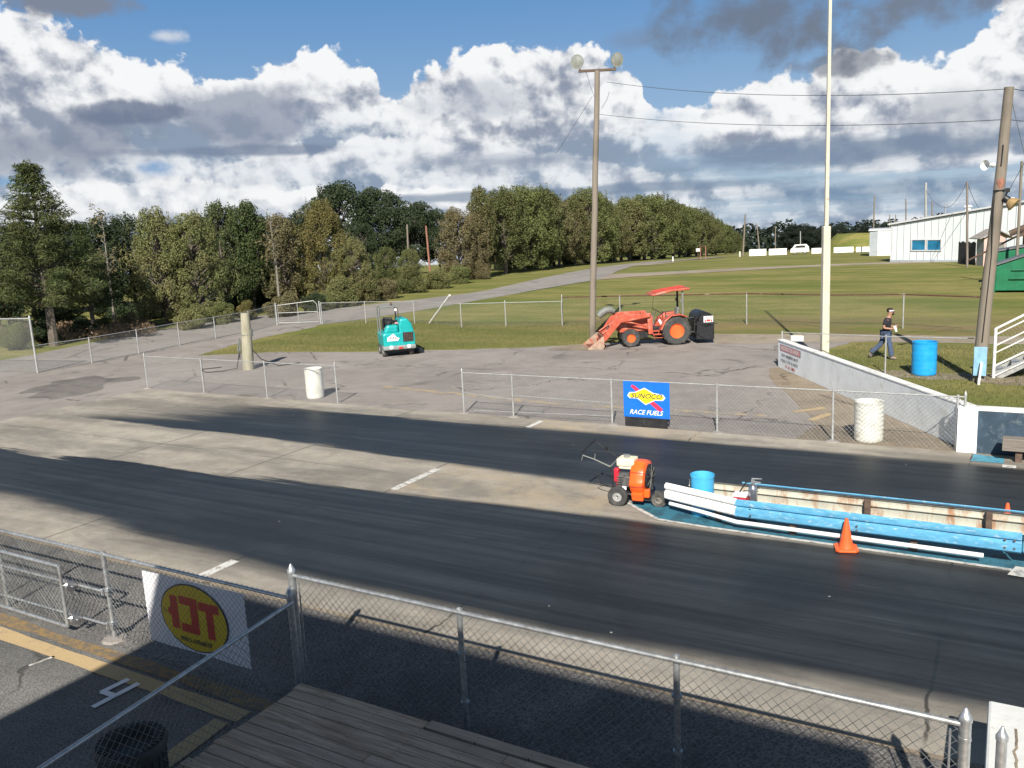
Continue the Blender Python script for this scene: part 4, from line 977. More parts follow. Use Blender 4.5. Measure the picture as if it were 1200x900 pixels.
# bucket
w_ = .80; sec = [(3.12, .52), (3.10, .10), (3.16, .03), (3.78, .02)]
mb = MB()
for (a, b) in zip(sec, sec[1:]):
    va = Vector((a[0], 0, a[1])); vb = Vector((b[0], 0, b[1])); c = (va + vb) / 2; d = vb - va
    mb.box(c, (d.length + .02, 2 * w_, .025), Matrix.Rotation(-math.atan2(d.z, d.x), 3, 'Y'))
TR(mb, 'bucket_floor', 'bucketsteel')
mb = MB(); mb.box((3.15, 0, .30), (.012, 2 * w_ - .05, .40)); mb.box((3.42, 0, .052), (.50, 2 * w_ - .05, .01)); TR(mb, 'bucket_inside', 'bucketin')
for sy in (1, -1):
    mb = MB(); mb.prism([(3.10, .54), (3.18, .54), (3.80, .05), (3.78, .01), (3.14, .01), (3.09, .10)], sy * w_ - .015, sy * w_ + .015); TR(mb, 'bucket_side', 'bucketsteel')
# grey chute hung at the front
mb = MB(); mb.tube([(2.42, -.50, 1.44), (2.6, -.50, 1.52), (2.82, -.50, 1.50), (3.0, -.50, 1.38), (3.12, -.50, 1.26)], .16, 14, [.10, .15, .165, .165, .15]); TR(mb, 'grey_chute', 'duct', smooth=True)
mb = MB(); mb.lathe([(.15, 0), (.001, .005)], (0, 0, 0), 14, 'X'); 
vv = [Matrix.Rotation(math.radians(42), 4, 'Y') @ Vector(v) for v in mb.v]; mb.v = [tuple(v + Vector((3.125, -.50, 1.255))) for v in vv]; TR(mb, 'chute_mouth', 'black')
# rear implement
mb = MB(); mb.prism([(-.80, .22), (-1.52, .16), (-1.55, .85), (-.85, .95)], -.85, .85); TR(mb, 'implement_box', 'black', bevel=.02)
mb = MB(); mb.lathe([(.30, -.85), (.33, -.8), (.33, .8), (.30, .85)], (-1.22, 0, 1.0), 24, 'Y'); TR(mb, 'implement_drum', 'black', smooth=True)
mb = MB(); mb.bar((-.3, .25, .5), (-1.0, .3, .45), .035, 6); mb.bar((-.3, -.25, .5), (-1.0, -.3, .45), .035, 6); mb.bar((-.25, 0, 1.0), (-.95, 0, 1.05), .035, 6)
mb.tube([(-.7, .86, .5), (-.75, .86, 1.1), (-1.1, .86, 1.33), (-1.45, .86, 1.2), (-1.53, .86, .9), (-1.53, .86, .2)], .022, 6); mb.bar((-.7, .87, .85), (-1.68, .87, .85), .018, 6); mb.bar((-.75, .87, .5), (-1.2, .87, .2), .018, 6)
TR(mb, 'implement_frame', 'black', smooth=True)
mb = MB(); mb.box((-1.3, .885, 1.04), (.40, .012, .26)); TR(mb, 'warning_plate', 'whiteprint', bevel=.004)
mb = text_mb('DANGER', (-1.3, .895, 1.11), (-1, 0, 0), (0, 0, 1), .10, 0, .9, bold=.01); TR(mb, 'plate_lettering', 'redprint')
mb = MB(); mb.box((-1.3, .895, .99), (.16, .004, .09)); mb.box((-1.17, .895, .98), (.05, .004, .1)); mb.box((-1.43, .895, .98), (.05, .004, .1)); TR(mb, 'plate_lettering', 'redprint')

# ------------------------------------------------------------------ ride-on sweeper
sw = thing('ride_on_sweeper', 'teal ride-on sweeper with grey overhead guard parked on the lot edge', 'sweeper', (-23.05, 29.35, 0), rz=math.radians(47))
def SW(mb, nm, mat, **k): return child(mb, nm, mat, sw, world=False, **k)
# local: front = -y (towards viewer), x right in the view
mb = MB(); mb.prism([(-.66, .42), (-.58, .38), (.60, .38), (.70, .46), (.70, 1.02), (.62, 1.05), (-.60, 1.05), (-.70, .98)], -.60, 1.1); SW(mb, 'body', 'teal', bevel=.09)
mb = MB(); mb.prism([(-.62, 1.0), (.02, 1.0), (.02, 1.36), (-.46, 1.36)], -.42, -.05, 'XZ'); SW(mb, 'hood_step', 'teal', bevel=.09)
mb = MB(); mb.prism([(.05, .95), (.70, .95), (.62, 1.35), (.42, 1.62), (.12, 1.60), (.05, 1.35)], -.50, .95); SW(mb, 'side_housing', 'teal', bevel=.07)
mb = MB(); mb.box((0, -.40, .40), (1.42, .52, .18)); SW(mb, 'bumper', 'greyplastic', bevel=.05)
for x in (-.36, .40):
    SW(MB().lathe([(.075, 0), (.085, -.02), (.06, -.035), (.001, -.04)], (x, -.655, .43), 16, 'Y'), 'headlight', 'lamp', smooth=True)
mb = MB(); mb.box((.04, -.672, .39), (.18, .02, .08)); SW(mb, 'tail_reflector', 'redprint')
mb = MB(); mb.box((.40, -.595, .83), (.46, .03, .42)); SW(mb, 'grille_panel', 'black', bevel=.02)
mb = MB()
for k in range(6): mb.box((.40, -.615, .66 + k * .068), (.40, .02, .018))
for k in range(4): mb.box((.25 + k * .1, -.618, .83), (.012, .02, .38))
SW(mb, 'grille_bars', 'railpost')
mb = MB(); mb.prism([(-.52, .70), (-.05, .70), (.02, .80), (-.10, .86), (-.24, 1.02), (-.34, .95), (-.50, .86)], -.612, -.604); SW(mb, 'white_emblem', 'whiteprint')
mb = MB()
for x in (-.36, -.25, -.14): mb.prism([(x - .05, .76), (x - .03, .76), (x, .84), (x + .03, .76), (x + .05, .76), (x + .01, .88), (x - .01, .88)], -.618, -.614)
SW(mb, 'emblem_mark', 'navyprint')
mb = MB(); mb.box((-.30, .30, 1.15), (.5, .42, .16)); mb.box((-.30, .55, 1.40), (.46, .12, .46)); SW(mb, 'seat', 'black', bevel=.06)
mb = MB(); st_ = []
for k in range(17): a = 2 * PI * k / 16; st_.append(Vector((-.3, .02, 1.52)) + Vector((math.cos(a) * .18, math.sin(a) * .15, math.sin(a) * .08)))
mb.tube(st_, .02, 6); mb.bar((-.3, .02, 1.5), (-.3, -.05, 1.2), .025, 6); SW(mb, 'steering_wheel', 'black', smooth=True)
mb = MB(); mb.box((-.02, .10, 1.46), (.22, .1, .14)); SW(mb, 'control_panel', 'black', bevel=.02)
mb = MB(); mb.box((0.02, -.03, 1.40), (.14, .06, .07)); SW(mb, 'rag', 'pinkpaint', bevel=.02)
mb = MB()
mb.tube([(-.68, .0, .9), (-.69, .0, 2.05), (-.62, .0, 2.12), (.05, .0, 2.12), (.12, .0, 2.05)], .03, 8)
mb.tube([(-.68, .7, .9), (-.69, .7, 2.05), (-.62, .7, 2.12), (.05, .7, 2.12), (.12, .7, 2.05), (.12, .7, 1.4)], .03, 8)
mb.bar((-.62, .0, 2.12), (-.62, .7, 2.12), .03, 8); mb.bar((.05, .0, 2.12), (.05, .7, 2.12), .03, 8)
SW(mb, 'overhead_guard', 'duct', smooth=True)
mb = MB(); mb.box((-.28, .35, 2.13), (.72, .74, .03)); SW(mb, 'guard_roof', 'greyplastic')
mb = MB(); mb.bar((.12, .0, 2.05), (.12, .0, 1.4), .018, 6); mb.lathe([(.03, 0), (.05, .03), (.04, .12), (.01, .14)], (-.1, .35, 2.145), 12); SW(mb, 'beacon', 'railpost', smooth=True)
mb = MB(); mb.lathe([(.05, 0), (.06, -.03), (.001, -.05)], (.02, -.04, 1.98), 12, 'Y'); SW(mb, 'work_light', 'lamp')
for (x, y) in ((-.60, -.25), (.55, -.25), (-.60, .85), (.55, .85)): make_wheel(sw, 'wheel', (0, 0, 0), .23, .2, .12, 'tyre', 'greyplastic')
ws = [o for o in sw.children if o.name.startswith('wheel')]
for o_, (x, y) in zip(ws, ((-.60, -.2), (.55, -.2), (-.60, .85), (.55, .85))): o_.location = (x, y, .23); o_.rotation_euler = (0, 0, PI / 2)
mb = MB(); mb.lathe([(.30, .03), (.33, .06), (.20, .20), (.05, .22)], (.86, .1, 0), 24); mb.box((.66, .1, .24), (.4, .08, .05)); SW(mb, 'side_brush', 'black', smooth=True)
mb = MB(); mb.box((0, .3, .28), (1.2, 1.4, .2)); SW(mb, 'underbody', 'black')

# ------------------------------------------------------------------ poles, wires
def pole(label, base, top, r0, r1, mat='polewood', name='utility_pole', n=14, cat='pole', parts=True, group=None):
    base, top = Vector(base), Vector(top); root = thing(name, label, cat, base, group=group)
    mb = MB(); pts, rs = [], []
    for k in range(9):
        t_ = k / 8; p = base.lerp(top, t_) + Vector((mnoise.noise(Vector((k * .6, base.x, 0))), mnoise.noise(Vector((k * .6, base.x, 5))), 0)) * r0 * .18 * (k > 0); pts.append(p); rs.append(r0 + (r1 - r0) * t_)
    pts[0] = base - Vector((0, 0, .3)); mb.tube(pts, r0, n, rs); child(mb, 'shaft', mat, root, smooth=True)
    return root
def cyl_at(px, py, D): return far(px, py, D)
# floodlight pole
B = G(694, 396); Dl = math.hypot(B.x, B.y); TP = far(700, 83, Dl)
lp = pole('tall wooden pole with two round floodlights on a cross bar, behind the loader bucket', B, TP, .155, .115, name='light_pole', cat='light pole')
side = Vector((RW @ Vector((1, 0, 0)))); side.z = 0; side.normalize()
tocam = Vector((-B.x, -B.y, 0)).normalized()
mb = MB(); mb.box(TP + Vector((0, 0, .02)), (1.65, .12, .10), Matrix.Rotation(math.atan2(side.y, side.x), 3, 'Z')); child(mb, 'cross_arm', 'railpost', lp)
for sg, tilt in ((-1, .2), (1, -.1)):
    c = TP + side * (.86 * sg) + Vector((0, 0, .42)); ax = (tocam * .82 + side * (.45 * sg) + Vector((0, 0, -.18))).normalized()
    mb = MB(); mb.lathe([(.001, -.30), (.12, -.28), (.16, -.18), (.27, -.03), (.31, .02), (.31, .05), (.28, .05)], (0, 0, 0), 24)
    q = Vector((0, 0, 1)).rotation_difference(ax); mb.v = [tuple(c + q @ Vector(v)) for v in mb.v]; fl = child(mb, 'floodlight', 'alu', lp, smooth=True)
    mb = MB(); mb.lathe([(.28, .04), (.2, .06), (.001, .07)], (0, 0, 0), 24); mb.v = [tuple(c + q @ Vector(v)) for v in mb.v]
    o = mb.build('lens', 'alu', smooth=True); o.parent = fl; o.matrix_parent_inverse = Matrix.Identity(4); 
    mb = MB(); mb.tube([TP + side * (.7 * sg), TP + side * (.80 * sg) + Vector((0, 0, .18)), c - ax * .2], .03, 6); child(mb, 'bracket', 'railpost', lp)
mb = MB()
mb.tube([TP + side * -.5, TP + side * -.3 + Vector((0, 0, -.7)), TP + side * -.13 + Vector((0, 0, -1.2))], .008, 5)
mb.tube([TP + side * .14 + Vector((0, 0, -1.6)), TP + side * .4 + Vector((0, 0, -1.2)), TP + side * .5 + Vector((0, 0, -.9))], .010, 5)
child(mb, 'cable', 'skywire', lp)
# leaning utility pole on the right
B = G(1146, 447); Dr = math.hypot(B.x, B.y); TR_ = far(1183, 102, Dr)
up_ = pole('leaning wooden utility pole at right with horn speaker, amber lamp and pale blue meter box', B, TR_, .19, .125)
dR = (TR_ - B)
def along(py):   # point on the pole seen at row py
    lo, hi = 0.0, 1.0
    for _ in range(30):
        m_ = (lo + hi) / 2; p = B + dR * m_; c = RW.transposed() @ (p - EYE); yy = 450 + F * c.y / c.z
        if yy > py: lo = m_
        else: hi = m_
    return B + dR * lo
camd = Vector((-B.x, -B.y, 0)).normalized()
mb = MB(); p = along(422); mb.box(p + camd * .24, (.34, .08, .86)); child(mb, 'meter_box_panel', 'bluebox', up_, bevel=.01)
mb = MB(); mb.lathe([(.11, 0), (.11, .08), (.07, .12)], p + camd * .26 + Vector((0, -.02, .05)), 14, 'Y'); child(mb, 'meter', 'galv', up_, smooth=True)
mb = MB(); mb.bar(p + camd * .36 + Vector((.04, 0, 0)), Vector((p.x + .0, p.y - .55, 0)), .035, 8); child(mb, 'conduit', 'white', up_, smooth=True)
mb = MB(); q0, q1 = along(210), along(222); mb.tube([along(206) + camd * .10 + side * .04, along(214) + camd * .10 + side * .035, along(222) + camd * .10 + side * .03], .09, 8, [.05, .115, .06]); child(mb, 'red_paint_patch', 'redwood', up_, smooth=True)
mb = MB(); p = along(223.5); ar = side * .42 + camd * .3; mb.bar(p - side * .15 + camd * .1, p + side * .26 + camd * .2, .03, 6); mb.box(p + side * .26 + camd * .2, (.12, .12, .12)); mb.bar(p + side * .3 + camd * .2, p + side * .85 + camd * .2 + Vector((0, 0, 1.05)), .008, 5); child(mb, 'lamp_arm', 'black', up_)
c = p + side * .36 + camd * .3 + Vector((0, 0, -.34)); ax = (side * .75 + camd * .5 + Vector((0, 0, -.55))).normalized(); q = Vector((0, 0, 1)).rotation_difference(ax)
mb = MB(); mb.lathe([(.001, -.24), (.09, -.22), (.105, -.10), (.09, -.06)], (0, 0, 0), 18); mb.v = [tuple(c + q @ Vector(v)) for v in mb.v]; child(mb, 'lamp_housing', 'black', up_, smooth=True)
mb = MB(); mb.lathe([(.10, -.07), (.16, .02), (.205, .11), (.19, .13), (.001, .12)], (0, 0, 0), 20); mb.v = [tuple(c + q @ Vector(v)) for v in mb.v]; child(mb, 'lamp_shade', 'amber', up_, smooth=True)
mb = MB(); mb.bar(p + side * .26 + camd * .2, c - ax * .2, .03, 6); child(mb, 'lamp_stem', 'black', up_)
# horn speaker
p = along(193); ax = (-side * .8 + camd * .55).normalized(); q = Vector((0, 0, 1)).rotation_difference(ax); c = p - side * .33 + camd * .15
mb = MB(); mb.lathe([(.05, -.20), (.07, -.14), (.04, -.06), (.06, .06), (.135, .18), (.145, .19), (.125, .18), (.05, .06), (.001, .05)], (0, 0, 0), 20); mb.v = [tuple(c + q @ Vector(v)) for v in mb.v]; child(mb, 'horn_speaker', 'white', up_, smooth=True)
mb = MB(); mb.tube([along(400) + camd * .19, along(300) + camd * .17, along(250) + camd * .16 - side * .08, along(223) + camd * .15 - side * .1], .015, 5); mb.tube([along(195) + camd * .15, along(170) + camd * .15], .02, 5); child(mb, 'cable', 'cable', up_)
# wires light pole -> right pole
def wire(label, a, b, sag, r=.012, n=24):
    a, b = Vector(a), Vector(b); mb = MB(); mb.tube([a.lerp(b, k / n) - Vector((0, 0, sag * 4 * (k / n) * (1 - k / n))) for k in range(n + 1)], r, 4)
    o = mb.build('overhead_wire', 'skywire'); tag(o, label, 'wire'); return o
wire('upper overhead wire running from the floodlight pole past the leaning utility pole', far(711, 96, Dl), far(1183.5, 104, Dr), .35)
wire('lower overhead wire between the floodlight pole and the leaning utility pole', far(703, 134, Dl), far(1179, 140, Dr), .30)
wire('short overhead wire leaving the top of the leaning utility pole to the right', far(1187, 104, Dr), far(1260, 104, Dr + 3), .1)
wire('short overhead wire leaving the leaning utility pole a little below its top', far(1182, 140, Dr), far(1260, 136, Dr + 3), .1)
wire('slanting guy wire dropping from the leaning utility pole to the right edge', far(1186, 120, Dr), far(1212, 230, Dr), .0)
wire('faint guy wire slanting down left from the floodlight pole', far(694, 113, Dl), far(652, 180, Dl + 12), .0, .008)
# white mast
B = G(966, 427); Dw = math.hypot(B.x, B.y)
wp = thing('white_mast', 'very tall thin white mast rising behind the white wall out of the picture', 'mast', B)
Mi = far(968.3, 265, Dw); Tp = far(974, -70, Dw)
rz = Matrix.Rotation(.5, 3, 'Z')
def sqbar(mb, a, b, w0, w1):
    vs = []
    for p, w in ((a, w0), (b, w1)): vs += [Vector(p) + rz @ Vector((sx * w / 2, sy * w / 2, 0)) for sx, sy in ((-1, -1), (1, -1), (1, 1), (-1, 1))]
    mb.add(vs, [(3, 2, 1, 0), (4, 5, 6, 7), (0, 1, 5, 4), (1, 2, 6, 5), (2, 3, 7, 6), (3, 0, 4, 7)]); return mb
child(sqbar(MB(), B, Mi, .25, .24), 'lower_section', 'mast', wp, bevel=.02)
child(sqbar(MB(), Mi, Tp, .125, .09), 'upper_section', 'mast', wp, bevel=.01)
# stub post with cable
B = G(291, 433); st = thing('stub_post', 'short thick pale wooden post with hanging cable on the lot', 'post', B)
Ds = math.hypot(B.x, B.y); T_ = far(287, 367, Ds)
mb = MB(); mb.tube([B - Vector((0, 0, .2)), B.lerp(T_, .5) + Vector((.02, 0, 0)), T_], .2, 12, [.235, .215, .175]); child(mb, 'shaft', 'stubwood', st, smooth=True)
mb = MB(); mb.box(B.lerp(T_, .65) + side * .2, (.12, .12, .3)); mb.lathe([(.22, -.02), (.22, .02)], B.lerp(T_, .62), 12); mb.tube([B + side * -.25 + Vector((0, 0, 1.3)), B + side * -.34 + Vector((0, 0, .9)), B + side * -.3 + Vector((0, 0, .45)), B + side * -.24 + Vector((0, 0, .9)), B + side * -.2 + Vector((0, 0, 1.25))], .035, 6)
child(mb, 'outlet_box', 'duct', st)
mb = MB(); cp = [B + side * -.28 + Vector((0, 0, .8)), B + side * -.3 + Vector((0, -.2, .1)), B + side * -.8 + Vector((0, -.3, .03)), B + side * -1.3 + Vector((0, -.5, .03)), B + side * -1.9 + Vector((0, 0, .03)), B + side * -2.4 + Vector((0, .6, .03)), B + side * -1.9 + Vector((0, 1.0, .03))]
mb.tube(cp, .02, 5); mb.tube([B + side * .2 + Vector((0, 0, .9)), B + side * .5 + Vector((0, .1, .4)), B + side * .9 + Vector((0, .5, .03)), B + side * 1.3 + Vector((0, 1.2, .03))], .02, 5); child(mb, 'cable', 'cable', st)
# leaning white pipe
A_, B_ = G(503, 379), far(527, 346, 47); o = MB().bar(A_, B_, .055, 10).build('leaning_pipe', 'pvc', smooth=True); tag(o, 'white plastic pipe leaning on the low fence right of the teal sweeper', 'pipe')

# stairs / bleacher railing right
sr = thing('stair_railing', 'white metal stair railing with wire mesh climbing at the right edge', 'railing', (-.35, 29.2, 0))
sl = .60
y_ = 29.2
mb = MB(); mb.bar((-.33, y_, 0), (-.33, y_, 1.52), .045, 8); child(mb, 'post', 'white', sr, smooth=True)
mb = MB(); mb.bar((3.2, y_, 0), (3.2, y_, 1.5 + 3.5 * sl), .045, 8); child(mb, 'post', 'white', sr, smooth=True)
for z_, r_2 in ((1.50, .035), (1.32, .022), (.98, .024), (.76, .022), (.36, .03), (.05, .022)):
    x0 = -.33; mb = MB(); mb.bar((x0, y_, z_), (3.2, y_, z_ + 3.53 * sl), r_2, 8); child(mb, 'rail', 'white', sr, smooth=True)
mb = MB(); 
for k in range(9): mb.box((-.1 + k * .4, y_ + .55, .2 + k * .24), (.36, 1.0, .04))
child(mb, 'treads', 'galvpaint', sr)
mb = MB(); mb.prism([(-.3, .02), (-.1, .0), (3.2, 2.0), (3.2, 2.2), (-.3, .16)], y_ + .98, y_ + 1.02); mb.prism([(-.3, .02), (-.1, .0), (3.2, 2.0), (3.2, 2.2), (-.3, .16)], y_ + .04, y_ + .07); child(mb, 'stringer', 'galvpaint', sr)
mb = MB(); 
for k in range(44):
    s_ = k * .08; mb.bar((-.33 + s_, y_, s_ * sl + .06), (min(3.2, -.33 + s_ + .7), y_, min(3.2 + .33, s_ + .7) * sl + 1.45), .002, 3, caps=False); mb.bar((-.33 + s_, y_ + .004, s_ * sl + 1.45), (min(3.2, -.33 + s_ + .7), y_ + .004, min(3.53, s_ + .7) * sl + .06), .002, 3, caps=False)
child(mb, 'wire_mesh', 'wirefar', sr)

# ------------------------------------------------------------------ person
pr = thing('person', 'man in black T-shirt and jeans striding right across the grass, holding a white cup', 'person', (-3.72, 32.2, 0), rz=math.radians(0))
def skin(nm, mat, verts, edges, radii, root=0, sub_=2, parent=pr):
    me = bpy.data.meshes.new(nm); me.from_pydata([Vector(v) for v in verts], edges, []); o = bpy.data.objects.new(nm, me); COL.objects.link(o); me.materials.append(M[mat])
    md = o.modifiers.new('skin', 'SKIN'); md.use_smooth_shade = True
    lay = me.skin_vertices[0].data if me.skin_vertices else None
    if lay is None:
        import bmesh
        bm = bmesh.new(); bm.from_mesh(me); bm.verts.layers.skin.verify(); bm.to_mesh(me); bm.free(); lay = me.skin_vertices[0].data
    for i, r in enumerate(radii):
        r = r if isinstance(r, tuple) else (r, r); lay[i].radius = (r[0] * 1.06, r[1] * 1.06); lay[i].use_root = (i == root)
    s2 = o.modifiers.new('sub', 'SUBSURF'); s2.levels = sub_; s2.render_levels = sub_
    o.parent = parent; return o
# local: x = walking direction (right), y = away from camera, z up. near side is -y.
J = dict(pelvis=(0, 0, .93), waist=(.02, 0, 1.08), chest=(.05, 0, 1.32), neck=(.09, 0, 1.49), headb=(.13, 0, 1.58), head=(.15, 0, 1.68), crown=(.14, 0, 1.745),
 hipF=(.03, -.10, .90), kneeF=(.17, -.11, .49), ankF=(.22, -.10, .09), toeF=(.38, -.11, .04),
 hipB=(-.02, .10, .90), kneeB=(-.16, .11, .50), ankB=(-.52, .10, .17), toeB=(-.46, .11, .03),
 shN=(.04, -.20, 1.41), elN=(-.04, -.27, 1.13), wrN=(.19, -.20, 1.10), shF=(.06, .20, 1.41), elF=(.0, .28, 1.13), wrF=(.22, .20, 1.14))
names = list(J); idx = {n: i for i, n in enumerate(names)}
ed = [('pelvis', 'waist'), ('waist', 'chest'), ('chest', 'neck'), ('neck', 'headb'), ('headb', 'head'), ('head', 'crown'), ('pelvis', 'hipF'), ('hipF', 'kneeF'), ('kneeF', 'ankF'), ('ankF', 'toeF'),
 ('pelvis', 'hipB'), ('hipB', 'kneeB'), ('kneeB', 'ankB'), ('ankB', 'toeB'), ('chest', 'shN'), ('shN', 'elN'), ('elN', 'wrN'), ('chest', 'shF'), ('shF', 'elF'), ('elF', 'wrF')]
rad = dict(pelvis=(.13, .10), waist=(.13, .095), chest=(.15, .105), neck=.055, headb=.075, head=.098, crown=.07, hipF=.085, kneeF=.058, ankF=.04, toeF=.035, hipB=.085, kneeB=.058, ankB=.04, toeB=.035, shN=.06, elN=.042, wrN=.028, shF=.06, elF=.042, wrF=.028)
vs = [J[n] for n in names]; es = [(idx[a], idx[b]) for a, b in ed]; rs = [rad[n] for n in names]
def hand(wr, sgn):
    base = len(vs); w = Vector(wr); pal = w + Vector((.075, 0, .01)); vs.append(tuple(pal)); rs.append((.036, .018)); es.append((idx['wrN'] if sgn < 0 else idx['wrF'], base))
    for k, (dz, ln) in enumerate(((.03, .062), (.01, .072), (-.01, .066), (-.03, .052))):
        a = pal + Vector((.02, 0, dz)); b = a + Vector((ln * .55, sgn * -.005, dz * .2)); c = b + Vector((ln * .25, -sgn * .03, 0)); n0 = len(vs)
        vs.extend([tuple(a), tuple(b), tuple(c)]); rs.extend([.009, .009, .008]); es.extend([(base, n0), (n0, n0 + 1), (n0 + 1, n0 + 2)])
    a = w + Vector((.04, -sgn * .02, .03)); b = a + Vector((.03, -sgn * .025, .02)); n0 = len(vs); vs.extend([tuple(a), tuple(b)]); rs.extend([.011, .009]); es.extend([(base, n0), (n0, n0 + 1)])
hand(J['wrN'], -1); hand(J['wrF'], 1)
body = skin('body', 'skin', vs, es, rs)
# clothing shells
def shell(nm, mat, keys, ek, extra=.0, scale=1.24, **k):
    ii = {n: i for i, n in enumerate(keys)}
    return skin(nm, mat, [k.get(n, J[n]) if n in k else J[n] for n in keys], [(ii[a], ii[b]) for a, b in ek], [tuple(x * scale + extra for x in (rad[n] if isinstance(rad[n], tuple) else (rad[n], rad[n]))) for n in keys])
J['slN'] = tuple(Vector(J['shN']).lerp(Vector(J['elN']), .72)); J['slF'] = tuple(Vector(J['shF']).lerp(Vector(J['elF']), .72)); rad['slN'] = rad['slF'] = .056
J['coll'] = (.075, 0, 1.44); rad['coll'] = .08
shell('t_shirt', 'shirt', ['pelvis', 'waist', 'chest', 'coll', 'shN', 'slN', 'shF', 'slF'], [('pelvis', 'waist'), ('waist', 'chest'), ('chest', 'coll'), ('chest', 'shN'), ('shN', 'slN'), ('chest', 'shF'), ('shF', 'slF')], .012)
J['hemF'] = tuple(Vector(J['ankF']) + Vector((0, 0, .0))); J['hemB'] = tuple(Vector(J['ankB']) + Vector((.01, 0, .01))); rad['hemF'] = rad['hemB'] = .062
J['pel2'] = (0, 0, .94); rad['pel2'] = (.125, .10)
shell('jeans', 'jeans', ['pel2', 'hipF', 'kneeF', 'hemF', 'hipB', 'kneeB', 'hemB'], [('pel2', 'hipF'), ('hipF', 'kneeF'), ('kneeF', 'hemF'), ('pel2', 'hipB'), ('hipB', 'kneeB'), ('kneeB', 'hemB')], .012)
for a, b in ((J['ankF'], J['toeF']), (J['ankB'], J['toeB'])):
    a, b = Vector(a), Vector(b); h = a - (b - a).normalized() * .05
    skin('shoe', 'shoe', [tuple(h - Vector((0, 0, .03))), tuple(a.lerp(b, .5) - Vector((0, 0, .02))), tuple(b)], [(0, 1), (1, 2)], [.048, .05, .04])
# hair, beard, band, glasses, nose, ears
def blob(c, s, n=14):
    mb = MB(); pr_ = [(max(.001, math.sin(PI * k / 8)), -math.cos(PI * k / 8)) for k in range(9)]; mb.lathe(pr_, (0, 0, 0), n); mb.v = [(c[0] + v[0] * s[0], c[1] + v[1] * s[1], c[2] + v[2] * s[2]) for v in mb.v]; return mb
hc = Vector(J['head'])
child(blob(hc + Vector((-.030, 0, .045)), (.118, .100, .092)), 'hair', 'hair', pr, world=False, smooth=True)
child(blob(hc + Vector((.055, 0, -.075)), (.060, .062, .055)), 'beard', 'hair', pr, world=False, smooth=True)
child(MB().lathe([(.104, -.016), (.108, 0), (.104, .018)], hc + Vector((-.002, 0, .035)), 18), 'headband', 'whiteprint', pr, world=False, smooth=True)
mb = MB(); mb.box(hc + Vector((.098, -.035, -.002)), (.02, .05, .03)); mb.box(hc + Vector((.098, .035, -.002)), (.02, .05, .03)); mb.box(hc + Vector((.04, -.097, 0)), (.12, .008, .01)); child(mb, 'sunglasses', 'black', pr, world=False)
mb = MB(); mb.prism([(.09, -.045), (.128, -.04), (.098, .005)], -.014, .014); mb.v = [(v[0] + hc.x, v[1] + hc.y, v[2] + hc.z) for v in mb.v]; child(mb, 'nose', 'skin', pr, world=False, bevel=.006)
mb = MB(); mb.box(hc + Vector((.112, 0, -.062)), (.012, .045, .01)); child(mb, 'mouth', 'redwood', pr, world=False)
for sy in (-1, 1): child(blob(hc + Vector((-.005, sy * .098, -.01)), (.02, .010, .032), 8), 'ear', 'skin', pr, world=False, smooth=True)
cupc = Vector((-3.72, 32.2, 0)) + Vector((.33, -.20, 1.10))
cu = MB(); cu.lathe([(.034, -.09), (.048, .09), (.044, .092), (.03, -.08), (.001, -.08)], (0, 0, 0), 16); q = Matrix.Rotation(-.35, 3, 'Y'); cu.v = [tuple(cupc + q @ Vector(v) * 1.1) for v in cu.v]
o = cu.build('cup', 'whiteprint', smooth=True); tag(o, "white paper cup held in the walking man's hand", 'cup')

# ------------------------------------------------------------------ far buildings
def siding(name, col):
    m, t, b = new_mat(name); X, Y, Z = xyz(t, obc(t)); w = (X * 8.0).m('FRACT') if False else (X * 1.45).m('FRACT')
    rib = (w - .5).m('ABSOLUTE').ss(.40, .47)
    c = mix(t, rib * .35, col, tuple(x * .78 for x in col)); c = mix(t, nz(t, obc(t), .5, 5, .65).ss(.5, .75) * .3, c, tuple(x * .8 for x in col))
    setc(t, b, c); b.inputs['Roughness'].default_value = .5; bump(t, b, rib, .03); return m
M['siding'] = siding('white_ribbed_metal', (.62, .67, .70))
hb = thing('metal_building', 'large white ribbed metal building with two blue windows at upper right', 'building', (-10.5, 93.5, 0))
FA, FB = Vector((-10.5, 93.0, 0)), Vector((22, 78.0, 0)); dd = (FB - FA).normalized(); back = Vector((-dd.y, dd.x, 0)); Lf = (FB - FA).length
def zat(px, py, base): D_ = math.hypot(base.x, base.y); return far(px, py, D_).z
hl = 3.55
def FZ(s_): return hl + s_ * .125
mb = MB(); vs = [FA, FB, FB + Vector((0, 0, FZ(Lf))), FA + Vector((0, 0, hl))]; vs += [v + back * .2 for v in vs]
mb.add([v - FA for v in vs], [(0, 1, 2, 3), (7, 6, 5, 4), (0, 4, 5, 1), (3, 2, 6, 7), (0, 3, 7, 4), (1, 5, 6, 2)])
# rotate into local x along the wall so that ribs run vertical
def local_wall(mb, nm, mat, parent, o0, dirv, **k):
    a = math.atan2(dirv.y, dirv.x); R_ = Matrix.Rotation(-a, 3, 'Z'); mb.v = [tuple(R_ @ Vector(v)) for v in mb.v]
    ob = mb.build(nm, mat, None, **k); ob.parent = parent; ob.location = Vector(o0) - root_loc(parent); ob.rotation_euler = (0, 0, a); return ob
fw = local_wall(mb, 'front_wall', 'siding', hb, FA, dd)
dpt = back * 26
mb = MB(); a, b = FA, FA + dpt; q = Vector((.02, 0, 0)); mb.add([v - FA for v in (a, b, b + Vector((0, 0, hl)), a + Vector((0, 0, hl)), a + dd * .2, b + dd * .2, b + dd * .2 + Vector((0, 0, hl)), a + dd * .2 + Vector((0, 0, hl)))], [(0, 1, 2, 3), (7, 6, 5, 4), (0, 4, 5, 1), (3, 2, 6, 7), (0, 3, 7, 4), (1, 5, 6, 2)])
local_wall(mb, 'side_wall', 'sidegrey', hb, FA, back)
